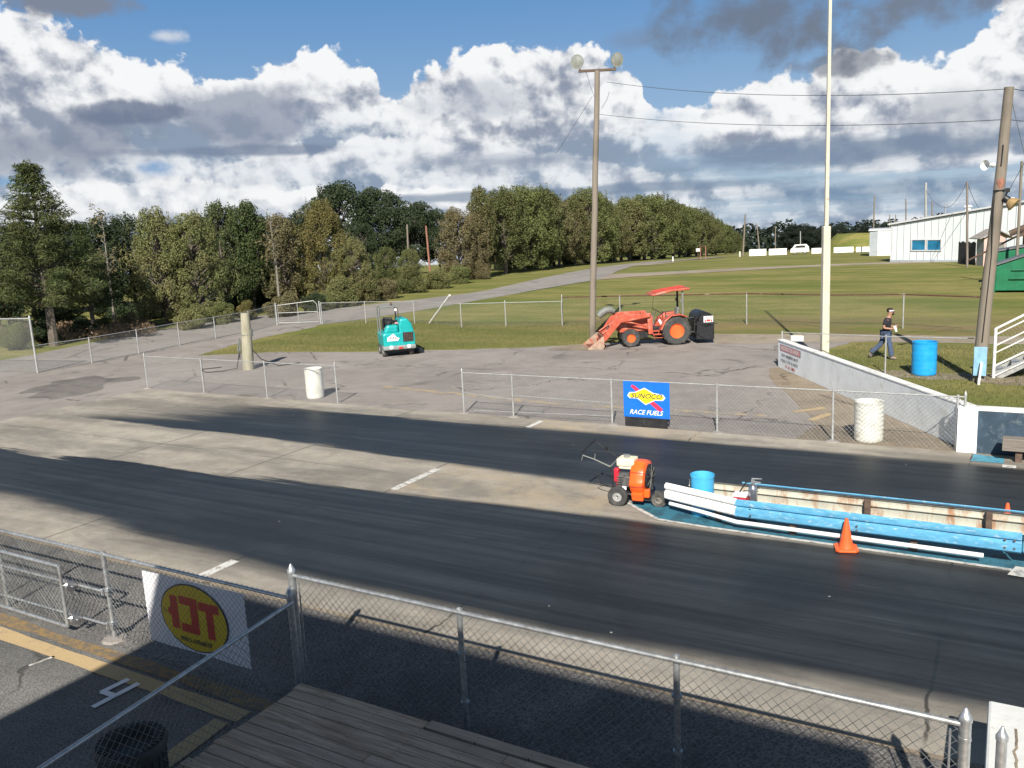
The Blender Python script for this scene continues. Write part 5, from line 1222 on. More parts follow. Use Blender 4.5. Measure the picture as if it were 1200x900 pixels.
mb = MB(); e = -dd * .25 - back * .25
v0 = FA + e + Vector((0, 0, hl + .05)); v1 = FB - back * .25 + Vector((0, 0, FZ(Lf) + .05)); mb.add([v0, v1, v1 + dpt, v0 + dpt, v0 + Vector((0, 0, .16)), v1 + Vector((0, 0, .16)), v1 + dpt + Vector((0, 0, .16)), v0 + dpt + Vector((0, 0, .16))], [(3, 2, 1, 0), (4, 5, 6, 7), (0, 1, 5, 4), (1, 2, 6, 5), (2, 3, 7, 6), (3, 0, 4, 7)])
child(mb, 'roof', 'roofmetal', hb)
# windows
def onwall(px, py):
    r_ = ray(px, py); n = back; t_ = ((FA - EYE).dot(n)) / r_.dot(n); return EYE + r_ * t_
for (x0, x1) in ((1069, 1084.6), (1087, 1103)):
    a, c = onwall(x0, 293), onwall(x1, 281.2); s0, s1 = (a - FA).dot(dd), (c - FA).dot(dd); z0, z1 = a.z, c.z
    mb = MB()
    def W(s_, z_, o_): return FA + dd * s_ + Vector((0, 0, z_)) - back * o_
    def wbox(mb, s0, s1, z0, z1, o0, o1): mb.add([W(s0, z0, o0), W(s1, z0, o0), W(s1, z1, o0), W(s0, z1, o0), W(s0, z0, o1), W(s1, z0, o1), W(s1, z1, o1), W(s0, z1, o1)], [(3, 2, 1, 0), (4, 5, 6, 7), (0, 1, 5, 4), (1, 2, 6, 5), (2, 3, 7, 6), (3, 0, 4, 7)])
    wbox(mb, s0, s1, z0, z1, .02, .04); wn = child(mb, 'window', 'glassblue', hb)
    mb = MB(); f_ = .09
    for (p0, p1, q0, q1) in ((s0 - f_, s1 + f_, z1, z1 + f_), (s0 - f_, s1 + f_, z0 - f_, z0), (s0 - f_, s0, z0, z1), (s1, s1 + f_, z0, z1)): wbox(mb, p0, p1, q0, q1, .01, .10)
    o = mb.build('frame', 'roofmetal'); o.parent = wn; o.matrix_parent_inverse = Matrix.Identity(4)
    # wn is parented with a translated inverse, so its world matrix is identity for these coordinates
mb = MB(); 
for (s0, s1) in ((2.5, 3.6), (7, 8.6)):
    mb.add([FA + back * s0 - dd * .03 + Vector((0, 0, .1)), FA + back * s1 - dd * .03 + Vector((0, 0, .1)), FA + back * s1 - dd * .03 + Vector((0, 0, 2.9)), FA + back * s0 - dd * .03 + Vector((0, 0, 2.9))], [(0, 1, 2, 3)])
child(mb, 'door', 'dumpedge', hb)
mb = MB(); wbox(mb, .0, .22, 0, hl + .02, .005, .06); child(mb, 'corner_trim', 'roofmetal', hb)
mb = MB(); mb.add([v + Vector((0, 0, -.02)) for v in (FA - back * .08, FB - back * .08, FB - back * .08 + Vector((0, 0, .2)), FA - back * .08 + Vector((0, 0, .2)))], [(0, 1, 2, 3)]); child(mb, 'base_trim', 'sidegrey', hb)
mb = MB()
for px in (1108, 1158, 1184): p = onwall(px, 250) + back * 4; p.z = FZ((p - FA).dot(dd)) + .1; mb.lathe([(.3, 0), (.3, .6), (.45, .65), (.3, .85)], p, 12)
child(mb, 'roof_vent', 'roofmetal', hb, smooth=True)
# smaller building behind
def quadbox(a, dirv, w, dep, h): 
    dirv = Vector(dirv).normalized(); n = Vector((-dirv.y, dirv.x, 0)); a = Vector(a); p = [a, a + dirv * w, a + dirv * w + n * dep, a + n * dep]
    return MB().add([q for q in p] + [q + Vector((0, 0, h)) for q in p], [(3, 2, 1, 0), (4, 5, 6, 7), (0, 1, 5, 4), (1, 2, 6, 5), (2, 3, 7, 6), (3, 0, 4, 7)])
D2 = 112; a = foot(1028, D2); b = foot(1037, D2); zt = far(1030, 270.3, D2).z
hb2 = thing('small_building', 'small white building just left of and behind the large metal one', 'building', a)
child(quadbox(a, (b - a), (b - a).length + 1.5, 8, zt - a.z), 'walls', 'white', hb2); child(quadbox(a - Vector((.9, 0, 0)), (1, 0, 0), .88, 8, zt - a.z - .05), 'side_wall', 'sidegrey', hb2)
child(quadbox(a + Vector((-1.0, -.2, zt - a.z)), (b - a), (b - a).length + 2.4, 8.4, .15), 'roof', 'roofmetal', hb2)
# pink shed
Dd = 84; a = foot(1144, Dd); sh = thing('shed', 'small pink and grey garden shed with low gable roof in front of the metal building', 'shed', a)
c1 = foot(1152.5, Dd - 1.2); c2 = foot(1178, Dd - 1.0); hz_ = far(1153, 278.5, Dd).z - a.z
mb = MB(); 
def wallq(a, b, h, nm, mat, par):
    a, b = Vector(a), Vector(b); n = (b - a).cross(Vector((0, 0, 1))).normalized() * -.05
    mb = MB().add([a, b, b + Vector((0, 0, h)), a + Vector((0, 0, h)), a + n, b + n, b + n + Vector((0, 0, h)), a + n + Vector((0, 0, h))], [(0, 1, 2, 3), (7, 6, 5, 4), (0, 4, 5, 1), (3, 2, 6, 7), (0, 3, 7, 4), (1, 5, 6, 2)]); return child(mb, nm, mat, par)
wallq(a, c1, hz_, 'side_wall', 'shed_grey', sh); wallq(c1, c2, hz_, 'front_wall', 'shed_pink', sh)
bk1 = a + (c2 - c1); wallq(c2, bk1, hz_, 'side_wall', 'shed_grey', sh); wallq(bk1, a, hz_, 'back_wall', 'shed_pink', sh)
ra = (c1 + c2) / 2; rb = (a + bk1) / 2; up1 = Vector((0, 0, hz_ + .65)); ev = Vector((0, 0, hz_ - .08)); o1 = (c1 - c2).normalized() * .45; o2 = (c1 - a).normalized() * .4
mb = MB()
for (p, q, s_) in ((c1, a, 1), (c2, bk1, -1)):
    A1, A2, A3, A4 = p + o1 * s_ + o2 + ev, q + o1 * s_ - o2 + ev, rb - o2 + up1, ra + o2 + up1; t_ = Vector((0, 0, .07))
    mb.add([A1, A2, A3, A4, A1 + t_, A2 + t_, A3 + t_, A4 + t_], [(0, 1, 2, 3), (7, 6, 5, 4), (0, 4, 5, 1), (3, 2, 6, 7), (0, 3, 7, 4), (1, 5, 6, 2)])
child(mb, 'roof', 'shingle', sh)
mb = MB(); mb.add([c1 + Vector((0, 0, hz_)), c2 + Vector((0, 0, hz_)), ra + up1], [(0, 1, 2)]); child(mb, 'gable', 'shed_pink', sh)
mb = MB(); p = c1.lerp(c2, .62); u = (c2 - c1).normalized(); q = p - (c1 - a).normalized() * -.03; mb.add([q + Vector((0, 0, 1.2)), q + u * .5 + Vector((0, 0, 1.2)), q + u * .5 + Vector((0, 0, 2.0)), q + Vector((0, 0, 2.0))], [(0, 1, 2, 3)]); child(mb, 'window', 'duct', sh)
# dark board fence
a, b = foot(1123, 88), foot(1143, 85); wf = thing('board_fence', 'short dark wooden board fence beside the pink shed', 'fence', a)
mb = MB(); n_b = 16
for k in range(n_b): p = a.lerp(b, (k + .5) / n_b); mb.box(p + Vector((0, 0, .98 + .06 * math.sin(k * 5))), ((b - a).length / n_b * .9, .05, 1.95), Matrix.Rotation(math.atan2((b - a).y, (b - a).x), 3, 'Z'))
child(mb, 'boards', 'darkboards', wf)
# dumpsters
def dumpster(label, px, D, w, h, dep, slant):
    a = foot(px, D); dm = thing('dumpster', label, 'dumpster', a)
    mb = MB(); mb.prism([(0, .12), (w, .12), (w, h * 1.0), (w * .45, h), (0, h * slant)], 0, dep); mb.v = [(v[0] + a.x, v[1] + a.y, v[2]) for v in mb.v]; child(mb, 'body', 'dumpster', dm, bevel=.03)
    mb = MB(); mb.box((a.x + w * .45, a.y - .06, h * .38), (w * .55, .12, .10)); mb.box((a.x + w * .45, a.y - .05, h * .60), (w * .5, .1, .06)); mb.box((a.x - .06, a.y + .1, h * .35), (.12, .3, h * .7)); child(mb, 'lifting_pocket', 'dumpster', dm, bevel=.01)
    mb = MB()
    A1, A2 = Vector((a.x - .1, a.y - .1, h * slant + .03)), Vector((a.x + w * .45, a.y - .1, h + .03)); A3 = Vector((a.x + w + .1, a.y - .1, h + .03)); dv = Vector((0, dep + .2, 0)); t_ = Vector((0, 0, .09))
    for (p, q) in ((A1, A2), (A2, A3)): mb.add([p, q, q + dv, p + dv, p + t_, q + t_, q + dv + t_, p + dv + t_], [(3, 2, 1, 0), (4, 5, 6, 7), (0, 1, 5, 4), (1, 2, 6, 5), (2, 3, 7, 6), (3, 0, 4, 7)])
    child(mb, 'lid', 'dumpedge', dm)
dumpster('green dumpster with sloping grey lid at the right edge', 1168, 58, 4.0, 2.2, 2.0, .70)
dumpster('second green dumpster half hidden behind the sloping-lid one', 1169, 63.5, 4.5, 2.45, 2.0, .86)
# open shelter at right edge
a = foot(1196, 66); sf = thing('open_shelter', 'dark shelter roof on posts cut off by the right edge above the dumpsters', 'shelter', a)
mb = MB(); mb.box((a.x + .15, a.y, 2.2), (.16, .16, 4.4)); mb.bar((a.x - 3.0, a.y + .2, 1.5), (a.x + .1, a.y, 3.2), .07, 6); child(mb, 'post', 'railpost', sf)
mb = MB(); mb.box((a.x + 3.2, a.y + 2, 4.1), (7, 6, .2), Matrix.Rotation(-.3, 3, 'Y')); mb.bar((a.x - .7, a.y - 1, 3.2), (a.x + .2, a.y - 1, 3.6), .2, 8); child(mb, 'roof', 'railpost', sf)
# poles far
def farpole(px0, py0, px1, py1, D, r, mat, label):
    b = foot(px0, D); t = far(px1, py1, D); return pole(label, b, t, r * .6, r * .45, mat, n=8, group=None)
farpole(1134, 300, 1133.5, 213, 82, .17, 'poledark', 'dark thin pole standing behind the dark board fence')
farpole(1192, 330, 1197.5, 189, 62, .16, 'polewood', 'grey pole at the right edge behind the dumpsters')
farpole(1085, 290, 1085, 214, 130, .35, 'galvpaint', 'thick pale grey pole, the thickest rising above the metal building roof')
farpole(1092, 290, 1092.3, 236, 135, .18, 'poledark', 'thin pole just right of the thick pale pole above the metal roof')
farpole(1061.5, 290, 1061.5, 233, 140, .18, 'poledark', 'thin dark pole above the left half of the metal roof')
farpole(1042.5, 290, 1042.5, 251, 150, .14, 'poledark', 'short thin pole above the left roof corner, left of its twin')
farpole(1049.5, 290, 1049.5, 251.5, 155, .14, 'poledark', 'short thin pole above the left roof corner, right of its twin')
farpole(1108, 290, 1108, 240, 125, .16, 'galvpaint', 'short pole with white top rising above the metal roof beside the dark pole')
farpole(1151, 290, 1151, 243, 130, .14, 'poledark', 'small pole tip above the roof right of the dark pole')
farpole(1022.5, 275, 1025, 230, 150, .22, 'poledark', 'slanting pole rising behind the small white building')
farpole(870.5, 296, 873.5, 251, 165, .28, 'polewood', 'leaning far pole at the end of the tree line, tallest of that row')
farpole(890.5, 292, 887, 262, 175, .22, 'polewood', 'far pole second from the end of the tree line')
farpole(908.5, 293, 908.8, 265, 180, .20, 'polewood', 'far straight pole left of the dark distant trees')
farpole(938, 288, 938, 271, 190, .2, 'galvpaint', 'short pale pole before the dark distant trees')
farpole(478, 300, 477, 263, 100, .22, 'polewood', 'short wooden pole in the notch between tree groups, left of two')
farpole(503, 302, 499, 264.5, 100, .22, 'redwood', 'reddish wooden pole in the notch between tree groups, right of two')
for i, (a, b, c, d, s_) in enumerate((((1085, 222), (1108, 243), 130, 125, .6), ((1133, 214), (1108, 243), 82, 125, .6), ((1133.5, 214), (1160, 252), 82, 110, .8))):
    wire(['sagging wire from the thick pale pole to the white-topped pole', 'sagging wire from the white-topped pole up to the dark pole', 'sagging wire dropping right from the dark pole behind the leaning pole'][i], far(*a, c), far(*b, d), s_, .022)
# white barriers far
for i, (x0, x1, y0, y1) in enumerate(((878, 898, 292.5, 296.3), (901, 922, 291.8, 296), (951, 971.5, 291, 295), (977, 1000, 290, 294.6), (1003, 1020, 289.6, 294.5))):
    D = 158; a, b = foot(x0, D), foot(x1, D); h = far(x0, y0, D).z - a.z
    lab = ['leftmost white concrete barrier of the far row', 'white concrete barrier of the far row left of the small white vehicle', 'white concrete barrier of the far row behind the tall white mast', 'white concrete barrier of the far row below the grass mound', 'rightmost white concrete barrier of the far row, touching the small building'][i]
    mb = MB(); dv = (b - a); n = Vector((-dv.y, dv.x, 0)).normalized(); mb.add([a, b, b + n * .6, a + n * .6, a + n * .15 + Vector((0, 0, h)), b + n * .15 + Vector((0, 0, h)), b + n * .45 + Vector((0, 0, h)), a + n * .45 + Vector((0, 0, h))], [(3, 2, 1, 0), (4, 5, 6, 7), (0, 1, 5, 4), (1, 2, 6, 5), (2, 3, 7, 6), (3, 0, 4, 7)])
    o = mb.build('barrier', 'white'); tag(o, lab, 'barrier', 'white barriers in the far row')
# small white vehicle
a = foot(926, 156); b = foot(948.5, 156); vv_ = (b - a); ang_v = math.atan2(vv_.y, vv_.x); Lv = vv_.length
vn = thing('parked_van', 'small white vehicle parked in the gap of the far barrier row', 'van', a, rz=ang_v)
mb = MB(); mb.prism([(0, .3), (.05, .9), (.35, 1.1), (.7, 1.62), (Lv - .5, 1.66), (Lv - .1, 1.2), (Lv, .35)], 0, 1.7); child(mb, 'body', 'white', vn, world=False, bevel=.06)
mb = MB(); mb.prism([(.75, 1.08), (1.0, 1.48), (Lv - .8, 1.5), (Lv - .6, 1.1)], -.012, .0); child(mb, 'window', 'black', vn, world=False)
for x in (.75, Lv - .75): make_wheel(vn, 'wheel', (x, .12, .32), .32, .2, .18, 'tyre', 'galvpaint')
# mound
mb = MB(); c0 = foot(1018, 200); N = 14
for j in range(N + 1):
    for i in range(N + 1):
        u, v_ = i / N * 2 - 1, j / N * 2 - 1; x = c0.x + u * 9.5; y = c0.y + v_ * 10; rr = max(0, 1 - (u * u + v_ * v_)); mb.v.append((x, y, terrain(x, y) - .3 + 3.9 * min(1, rr * 2.2) ** .8 * (1 + .12 * mnoise.noise(Vector((u * 3, v_ * 3, 1))))))
for j in range(N):
    for i in range(N): k = j * (N + 1) + i; mb.f.append((k, k + 1, k + N + 2, k + N + 1))
o = mb.build('grass_mound', 'grass', smooth=True); o['kind'] = 'structure'
# frames and signs at the top of the road
a = foot(811.5, 128); sg_ = thing('orange_frame', 'small orange pipe frame standing at the far end of the road', 'frame', far(822, 300, 128) * 0 + foot(822, 128))
mb = MB(); p = foot(827, 128); q = foot(821, 130)
mb.tube([p, p + Vector((0, 0, 1.9)), q + Vector((0, 0, 1.9)), q], .07, 6); child(mb, 'pipe', 'redwood', sg_)
p = foot(818, 128); s2_ = thing('small_sign', 'tiny white sign on a post left of the orange frame on the rise', 'sign', p)
child(MB().bar(p, p + Vector((0, 0, 1.3)), .06, 6), 'post', 'railpost', s2_); child(MB().box(p + Vector((0, 0, 1.4)), (.55, .06, .45)), 'board', 'white', s2_)
p = foot(788.5, 122); o = MB().bar(p, p + Vector((0, 0, .7)), .1, 8).build('marker_post', 'white'); tag(o, 'short white marker post where the road tops the rise', 'post')
p = foot(867, 150); o = MB().bar(p, p + Vector((0, 0, .9)), .12, 8).build('marker_post', 'barrelwhite'); tag(o, 'cream marker post at the right end of the tree line', 'post')

# ------------------------------------------------------------------ race tower behind the camera (casts the big foreground shadow)
rt = thing('race_tower', 'dark boarded tower building standing behind the viewpoint, outside the picture', 'building', (-1.6, -5.3, 0))
child(MB().box((-1.6, -5.4, 3.9), (8.1, 6.9, 7.8)), 'wall', 'darkboards', rt)
child(MB().box((-1.74, -5.3, 7.9), (8.74, 7.0, .2)), 'roof', 'roofmetal', rt)
for x in (-4, -1.6, .8):
    wn = child(MB().box((x, -1.93, 5.9), (1.8, .04, 1.1)), 'window', 'glassblue', rt)
child(MB().box((1.2, -1.93, 1.1), (.95, .05, 2.1)), 'door', 'dumpedge', rt)

# ------------------------------------------------------------------ trees
def leaf_cloud(mb, c, rad, n, size, r, up=.35, shape='quad'):
    for _ in range(n):
        while True:
            u = Vector((r.uniform(-1, 1), r.uniform(-1, 1), r.uniform(-1, 1)))
            if .02 < u.length < 1: break
        u = u.normalized() * (u.length ** .45)
        p = Vector(c) + Vector((u.x * rad[0], u.y * rad[1], u.z * rad[2]))
        nn_ = (u.normalized() * .6 + Vector((r.uniform(-1, 1), r.uniform(-1, 1), r.uniform(-1, 1) + up))).normalized()
        a = nn_.orthogonal().normalized(); a = Matrix.Rotation(r.uniform(0, 6.28), 3, nn_) @ a; b = nn_.cross(a); s_ = size * r.uniform(.6, 1.35)
        o = len(mb.v); w = .62 if shape == 'quad' else .16
        mb.v += [tuple(p - a * s_ * .5), tuple(p + b * s_ * w * .5 + nn_ * s_ * .08), tuple(p + a * s_ * .5), tuple(p - b * s_ * w * .5 + nn_ * s_ * .08)]; mb.f.append((o, o + 1, o + 2, o + 3))
def make_tree(kind, seed):
    """unit tree: height 10 m"""
    r = random.Random(seed); tk, lf = MB(), MB()
    if kind in ('broad', 'wide', 'thin', 'oak'):
        hw = {'broad': 3.0, 'wide': 4.2, 'thin': 1.7, 'oak': 4.6}[kind]; base = {'broad': 1.4, 'wide': .8, 'thin': 3.0, 'oak': 2.2}[kind]
        tk.tube([(0, 0, -.3), (r.uniform(-.1, .1), r.uniform(-.1, .1), 2.5), (r.uniform(-.4, .4), r.uniform(-.4, .4), 6), (r.uniform(-.5, .5), r.uniform(-.5, .5), 9.0)], .2, 8, [.22, .17, .10, .03])
        ncl = {'broad': 92, 'wide': 120, 'thin': 50, 'oak': 58}[kind]; fine = kind != 'oak'; size = .215
        for k in range(ncl):
            t_ = (k + .5) / ncl; z = base + (9.5 - base) * t_; prof = math.sin(PI * min(1, (.16 + .84 * t_)) ** .9) ** .42 if kind != 'oak' else math.sqrt(max(0, 1 - (max(0, t_ - .35) / .68) ** 2))
            R_ = hw * prof * (r.uniform(.35, 1) ** .5) * r.uniform(.75, 1.12); a = r.uniform(0, 2 * PI) if k % 2 else k * 2.4
            c = (math.cos(a) * R_ * .82, math.sin(a) * R_ * .82, z); cr = r.uniform(.32, .86) if fine else r.uniform(.6, 1.15) * 1.15
            mid_ = Vector((0, 0, max(1.5, z - 1.6))); tk.tube([mid_, mid_.lerp(Vector(c), .6) + Vector((0, 0, .2)), Vector(c)], .05, 5, [.07, .045, .015])
            leaf_cloud(lf, c, (cr, cr, cr * (1.15 if fine else .72)), int((520 if fine else 400) * cr * cr), size * (.85 if fine else 1), r)
        for k in range(44 if kind != 'oak' else 16):   # stray sprigs break the outline
            a = r.uniform(0, 2 * PI); z = r.uniform(base + 1, 9.9); t_ = (z - base) / (9.8 - base); R_ = hw * (max(0, math.sin(PI * min(1, .16 + .84 * t_))) ** .45) * r.uniform(.95, 1.14)
            leaf_cloud(lf, (math.cos(a) * R_, math.sin(a) * R_, z + .1), (.16, .16, .5), 30, .15, r)
        for k in range(12):
            a = r.uniform(0, 2 * PI); z0_ = r.uniform(7.6, 9.2); R_ = r.uniform(0, hw * .45); leaf_cloud(lf, (math.cos(a) * R_, math.sin(a) * R_, z0_ + .7), (.14, .14, .65), 34, .15, r)
    elif kind == 'pine':
        tk.tube([(0, 0, -.3), (.05, 0, 5), (0, .05, 9.8)], .2, 8, [.24, .15, .03])
        z = 2.3; k = 0
        while z < 9.8:
            R_ = 3.7 * (1 - (z - 1.0) / 9.2) ** 1.0 + .12 if z < 9.9 else .1; nb = 7 if z < 8 else 5
            for j in range(nb):
                a = k * .9 + 2 * PI * j / nb + r.uniform(-.3, .3); R2 = R_ * r.uniform(.68, 1.18); dz = R2 * r.uniform(.10, .34)
                tip = Vector((math.cos(a) * R2, math.sin(a) * R2, z + dz)); tk.tube([(0, 0, z), tip * .5 + Vector((0, 0, z * .5)), tip], .03, 5, [.05, .03, .012])
                m_ = max(2, int(R2 / .55))
                for q in range(m_):
                    t_ = .35 + .65 * (q + .6) / m_; c = Vector((0, 0, z)).lerp(tip, t_) + Vector((0, 0, .06)); leaf_cloud(lf, c, (.42, .42, .26), 70, .30, r, .9, 'n')
            z += .52; k += 1
        leaf_cloud(lf, (0, 0, 9.75), (.25, .25, .5), 70, .3, r, 1, 'n')
    elif kind == 'bare':
        tk.tube([(0, 0, -.3), (.1, 0, 4), (0, .1, 8.5)], .1, 6, [.12, .08, .03])
        for k in range(26):
            z = r.uniform(3.5, 9); a = r.uniform(0, 6.28); R_ = r.uniform(.4, 1.5) * (1.2 - z / 12); c = Vector((math.cos(a) * R_, math.sin(a) * R_, z + R_ * .8)); tk.tube([(0, 0, z), c], .02, 4, [.03, .01]); leaf_cloud(lf, c, (.35, .35, .3), 12, .2, r)
    elif kind == 'bush':
        for k in range(20):
            a = r.uniform(0, 6.28); R_ = r.uniform(0, 4.2); z = r.uniform(1.2, 7.4) * (1 - (R_ / 6) ** 2); c = (math.cos(a) * R_, math.sin(a) * R_, z); leaf_cloud(lf, c, (1.9, 1.9, 1.6), 700, .38, r)
            tk.tube([(c[0] * .2, c[1] * .2, 0), c], .06, 4, [.1, .03])
    return tk, lf
PROT = {}
def proto(kind, seed, leaf, bark='bark'):
    key = (kind, seed, leaf)
    if key not in PROT:
        tk, lf = make_tree(kind, seed); out = []
        for mb_, mt_ in ((tk, bark), (lf, leaf)):
            me = bpy.data.meshes.new('tree'); me.from_pydata(mb_.v, [], mb_.f); me.materials.append(M[mt_]); me.update(); out.append(me)
        PROT[key] = out
    return PROT[key]
def plant(name, label, kind, seed, leaf, px, D, top, wid=1.0, rz=0.0, group=None, cat='tree', bark='bark', sink=0.0):
    b = foot(px, D); h = far(px, top, D).z - b.z; s_ = h / 10.0
    root = thing(name, label, cat, b, rz, group); root.scale = (s_ * wid, s_ * wid, s_)
    tk, lf = proto(kind, seed, leaf, bark)
    for nm, me in (('trunk' if cat == 'tree' else 'stem', tk), ('crown' if cat == 'tree' else 'foliage', lf)):
        o = bpy.data.objects.new(nm, me); COL.objects.link(o); o.parent = root
    return root
T = plant
T('pine_tree', 'tall dark pine with pointed top at the left edge', 'pine', 1, 'leaf_pine', 48, 54, 191, 1.12, .4)
T('pine_tree', 'young pine half hidden behind the right flank of the big left pine', 'pine', 2, 'leaf_pine', 98, 60, 262, .9, 2)
T('oak_tree', 'dark tree cut by the left edge beside the big pine', 'broad', 3, 'leaf_dark', -14, 64, 252, .9, 1, 'dark trees at the far left')
T('bare_tree', 'thin half-bare tree standing right of the big pine', 'bare', 4, 'leaf_brown', 124, 64, 233, 1.0, 0, bark='palebark')
T('oak_tree', 'dark shaded tree behind the half-bare tree', 'broad', 3, 'leaf_dark', 118, 82, 256, 1.2, 2)
T('oak_tree', 'dark low tree right of the half-bare tree', 'broad', 5, 'leaf_dark', 152, 84, 252, 1.1, 4)
T('broadleaf_tree', 'light olive tree left of the twin olive tree, above the dry weeds', 'wide', 6, 'leaf_olive', 186, 62, 246, .80, 1)
T('broadleaf_tree', 'wide olive tree with brownish patches, right of the light olive tree', 'wide', 7, 'leaf_olive', 226, 61, 250, .82, 3)
T('pine_tree', 'rounded pine with spiky top rising among the olive trees', 'wide', 8, 'leaf_pine', 262, 70, 238, .85, 2)
T('pine_tree', 'second spiky pine immediately right of the rounded pine', 'broad', 8, 'leaf_pine', 291, 70, 236, 1.0, 5)
T('bare_tree', 'brown thinning tree left of the yellow tree', 'bare', 9, 'leaf_brown', 322, 67, 240, 1.3, 2, bark='palebark')
T('broadleaf_tree', 'brownish tree between the pines and the yellow tree', 'broad', 10, 'leaf_brown', 331, 70, 252, 1.0, 1)
T('broadleaf_tree', 'yellowing tree with golden top in front of the dark oaks', 'wide', 11, 'leaf_yellow', 378, 70, 236, .78, 2)
T('broadleaf_tree', 'green lower tree at the foot of the yellowing tree, right side', 'wide', 6, 'leaf_olive', 412, 69, 280, .95, 5)
T('oak_tree', 'large dark oak with domed crown behind the yellow tree, left of two', 'oak', 12, 'leaf_dark', 402, 118, 215, 1.05, 0)
T('oak_tree', 'large dark oak with domed crown behind the yellow tree, right of two', 'oak', 13, 'leaf_dark', 448, 122, 221, 1.0, 2)
T('oak_tree', 'dark oak sloping down towards the two short poles', 'oak', 12, 'leaf_dark', 487, 128, 237, 1.0, 4)
T('oak_tree', 'dark oak behind the reddish pole in the notch', 'oak', 13, 'leaf_dark', 515, 132, 246, .9, 1)
T('broadleaf_tree', 'olive tree below the dark oaks, left of the notch', 'broad', 5, 'leaf_line', 452, 80, 290, 1.2, 1)
T('broadleaf_tree', 'low rounded green tree below the short poles', 'wide', 7, 'leaf_olive', 479, 86, 292, 1.1, 2)
T('broadleaf_tree', 'brownish thinning tree right of the notch', 'broad', 10, 'leaf_brown', 537, 92, 244, 1.05, 2)
T('broadleaf_tree', 'narrow tall tree poking above its neighbours right of the notch', 'thin', 14, 'leaf_line', 566, 96, 221, 1.0, 0)
T('broadleaf_tree', 'brown-tinged tree under the narrow tall one', 'broad', 10, 'leaf_brown', 556, 95, 250, 1.1, 4)
# the long tree line receding to the right
line = [(592, 103, 221), (614, 108, 218), (637, 113, 219), (655, 119, 231), (673, 124, 233), (690, 130, 221), (706, 138, 230), (720, 146, 240), (737, 153, 232), (755, 160, 229), (772, 170, 228), (789, 181, 235), (803, 193, 241), (816, 206, 244), (828, 220, 251), (839, 236, 257), (850, 252, 263), (859, 268, 271), (866, 280, 280)]
labs = ['tree line crown right beside the narrow tall tree', 'tall olive crown starting the tree line, flat topped', 'tree line crown left of the floodlight pole dip', 'lower crown in the dip left of the floodlight pole', 'lower crown just left of the floodlight pole', 'taller crown directly behind the floodlight pole', 'crown just right of the floodlight pole', 'lower crown above where the road forks', 'rising crown left of the highest middle crown', 'broad high crown in the middle of the tree line', 'highest rounded crown of the right half of the tree line', 'crown sloping down right of the highest rounded one', 'crown above the small marker post', 'crown above the tiny white sign', 'crown above the orange frame', 'lower crown right of the orange frame', 'fourth crown from the right end of the tree line', 'small crown next to the right end of the tree line', 'last and smallest crown ending the tree line']
kinds = [('broad', 15), ('wide', 16), ('broad', 17), ('broad', 18)]
lv = ['leaf_line', 'leaf_olive', 'leaf_line', 'leaf_brown', 'leaf_line', 'leaf_olive', 'leaf_line']
for i, (px, D, top) in enumerate(line):
    k, s_ = kinds[i % 4]; lf_ = lv[i % 7] if i < 9 else ('leaf_line' if i % 3 else 'leaf_olive')
    T('broadleaf_tree', labs[i], k, s_, lf_, px, D, top, 1.15 if i < 8 else 1.35, i * 1.7, 'trees of the long receding tree line')
# second rank behind, only their tops show
for i, (px, D, top) in enumerate([(603, 122, 226), (628, 128, 225), (649, 134, 238), (683, 148, 233), (728, 168, 238), (764, 182, 234), (796, 200, 240), (822, 228, 250)]):
    k, s_ = kinds[(i + 2) % 4]; T('broadleaf_tree', 'dim tree showing only in gaps between the front crowns of the tree line', k, s_, 'leaf_line', px, D, top, 1.4, i * 2.1, 'second rank of the tree line')
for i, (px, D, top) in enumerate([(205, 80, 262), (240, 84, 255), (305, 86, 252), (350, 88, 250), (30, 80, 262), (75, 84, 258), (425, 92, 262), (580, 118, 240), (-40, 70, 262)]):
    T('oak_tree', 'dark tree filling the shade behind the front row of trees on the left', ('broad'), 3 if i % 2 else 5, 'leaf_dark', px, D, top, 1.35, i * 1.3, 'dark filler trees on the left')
# bushes along the foot of the woods
bushes = [(5, 54, 368, 'leaf_olive', 'low green bush at the left edge under the big pine'), (40, 56, 366, 'leaf_dark', 'dark bush under the left side of the big pine'), (82, 58, 362, 'leaf_dark', 'dark bush under the right side of the big pine'), (110, 59, 366, 'leaf_yellow', 'yellow-green bush right of the big pine foot'), (143, 58, 362, 'leaf_brown', 'brown-green bush left of the light olive tree'),
  (215, 57, 345, 'leaf_olive', 'bush at the foot of the wide olive tree'), (250, 59, 345, 'leaf_olive', 'bush between the wide olive tree and the pines'), (282, 60, 348, 'leaf_yellow', 'pale green bush below the two spiky pines'), (325, 61, 330, 'leaf_brown', 'rounded brownish bush left of the pipe gate'), (362, 63, 335, 'leaf_dark', 'dark green bush above the pipe gate'), (392, 65, 318, 'leaf_olive', 'green bush right of the pipe gate'),
  (420, 68, 312, 'leaf_line', 'grey-green bush above the teal sweeper, left of two'), (448, 71, 318, 'leaf_brown', 'brownish low bush above the teal sweeper, right of two'), (476, 76, 305, 'leaf_line', 'bush below the left short pole'), (508, 80, 303, 'leaf_olive', 'bush below the right short pole'), (536, 86, 303, 'leaf_olive', 'bush at the foot of the thinning tree'), (560, 92, 300, 'leaf_brown', 'low bush just before the long tree line')]
for i, (px, D, top, lf_, lab) in enumerate(bushes): T('bush', lab, 'bush', 20 + i % 3, lf_, px, D, top, 1.0, i * 1.9, 'bushes at the foot of the woods', 'bush')
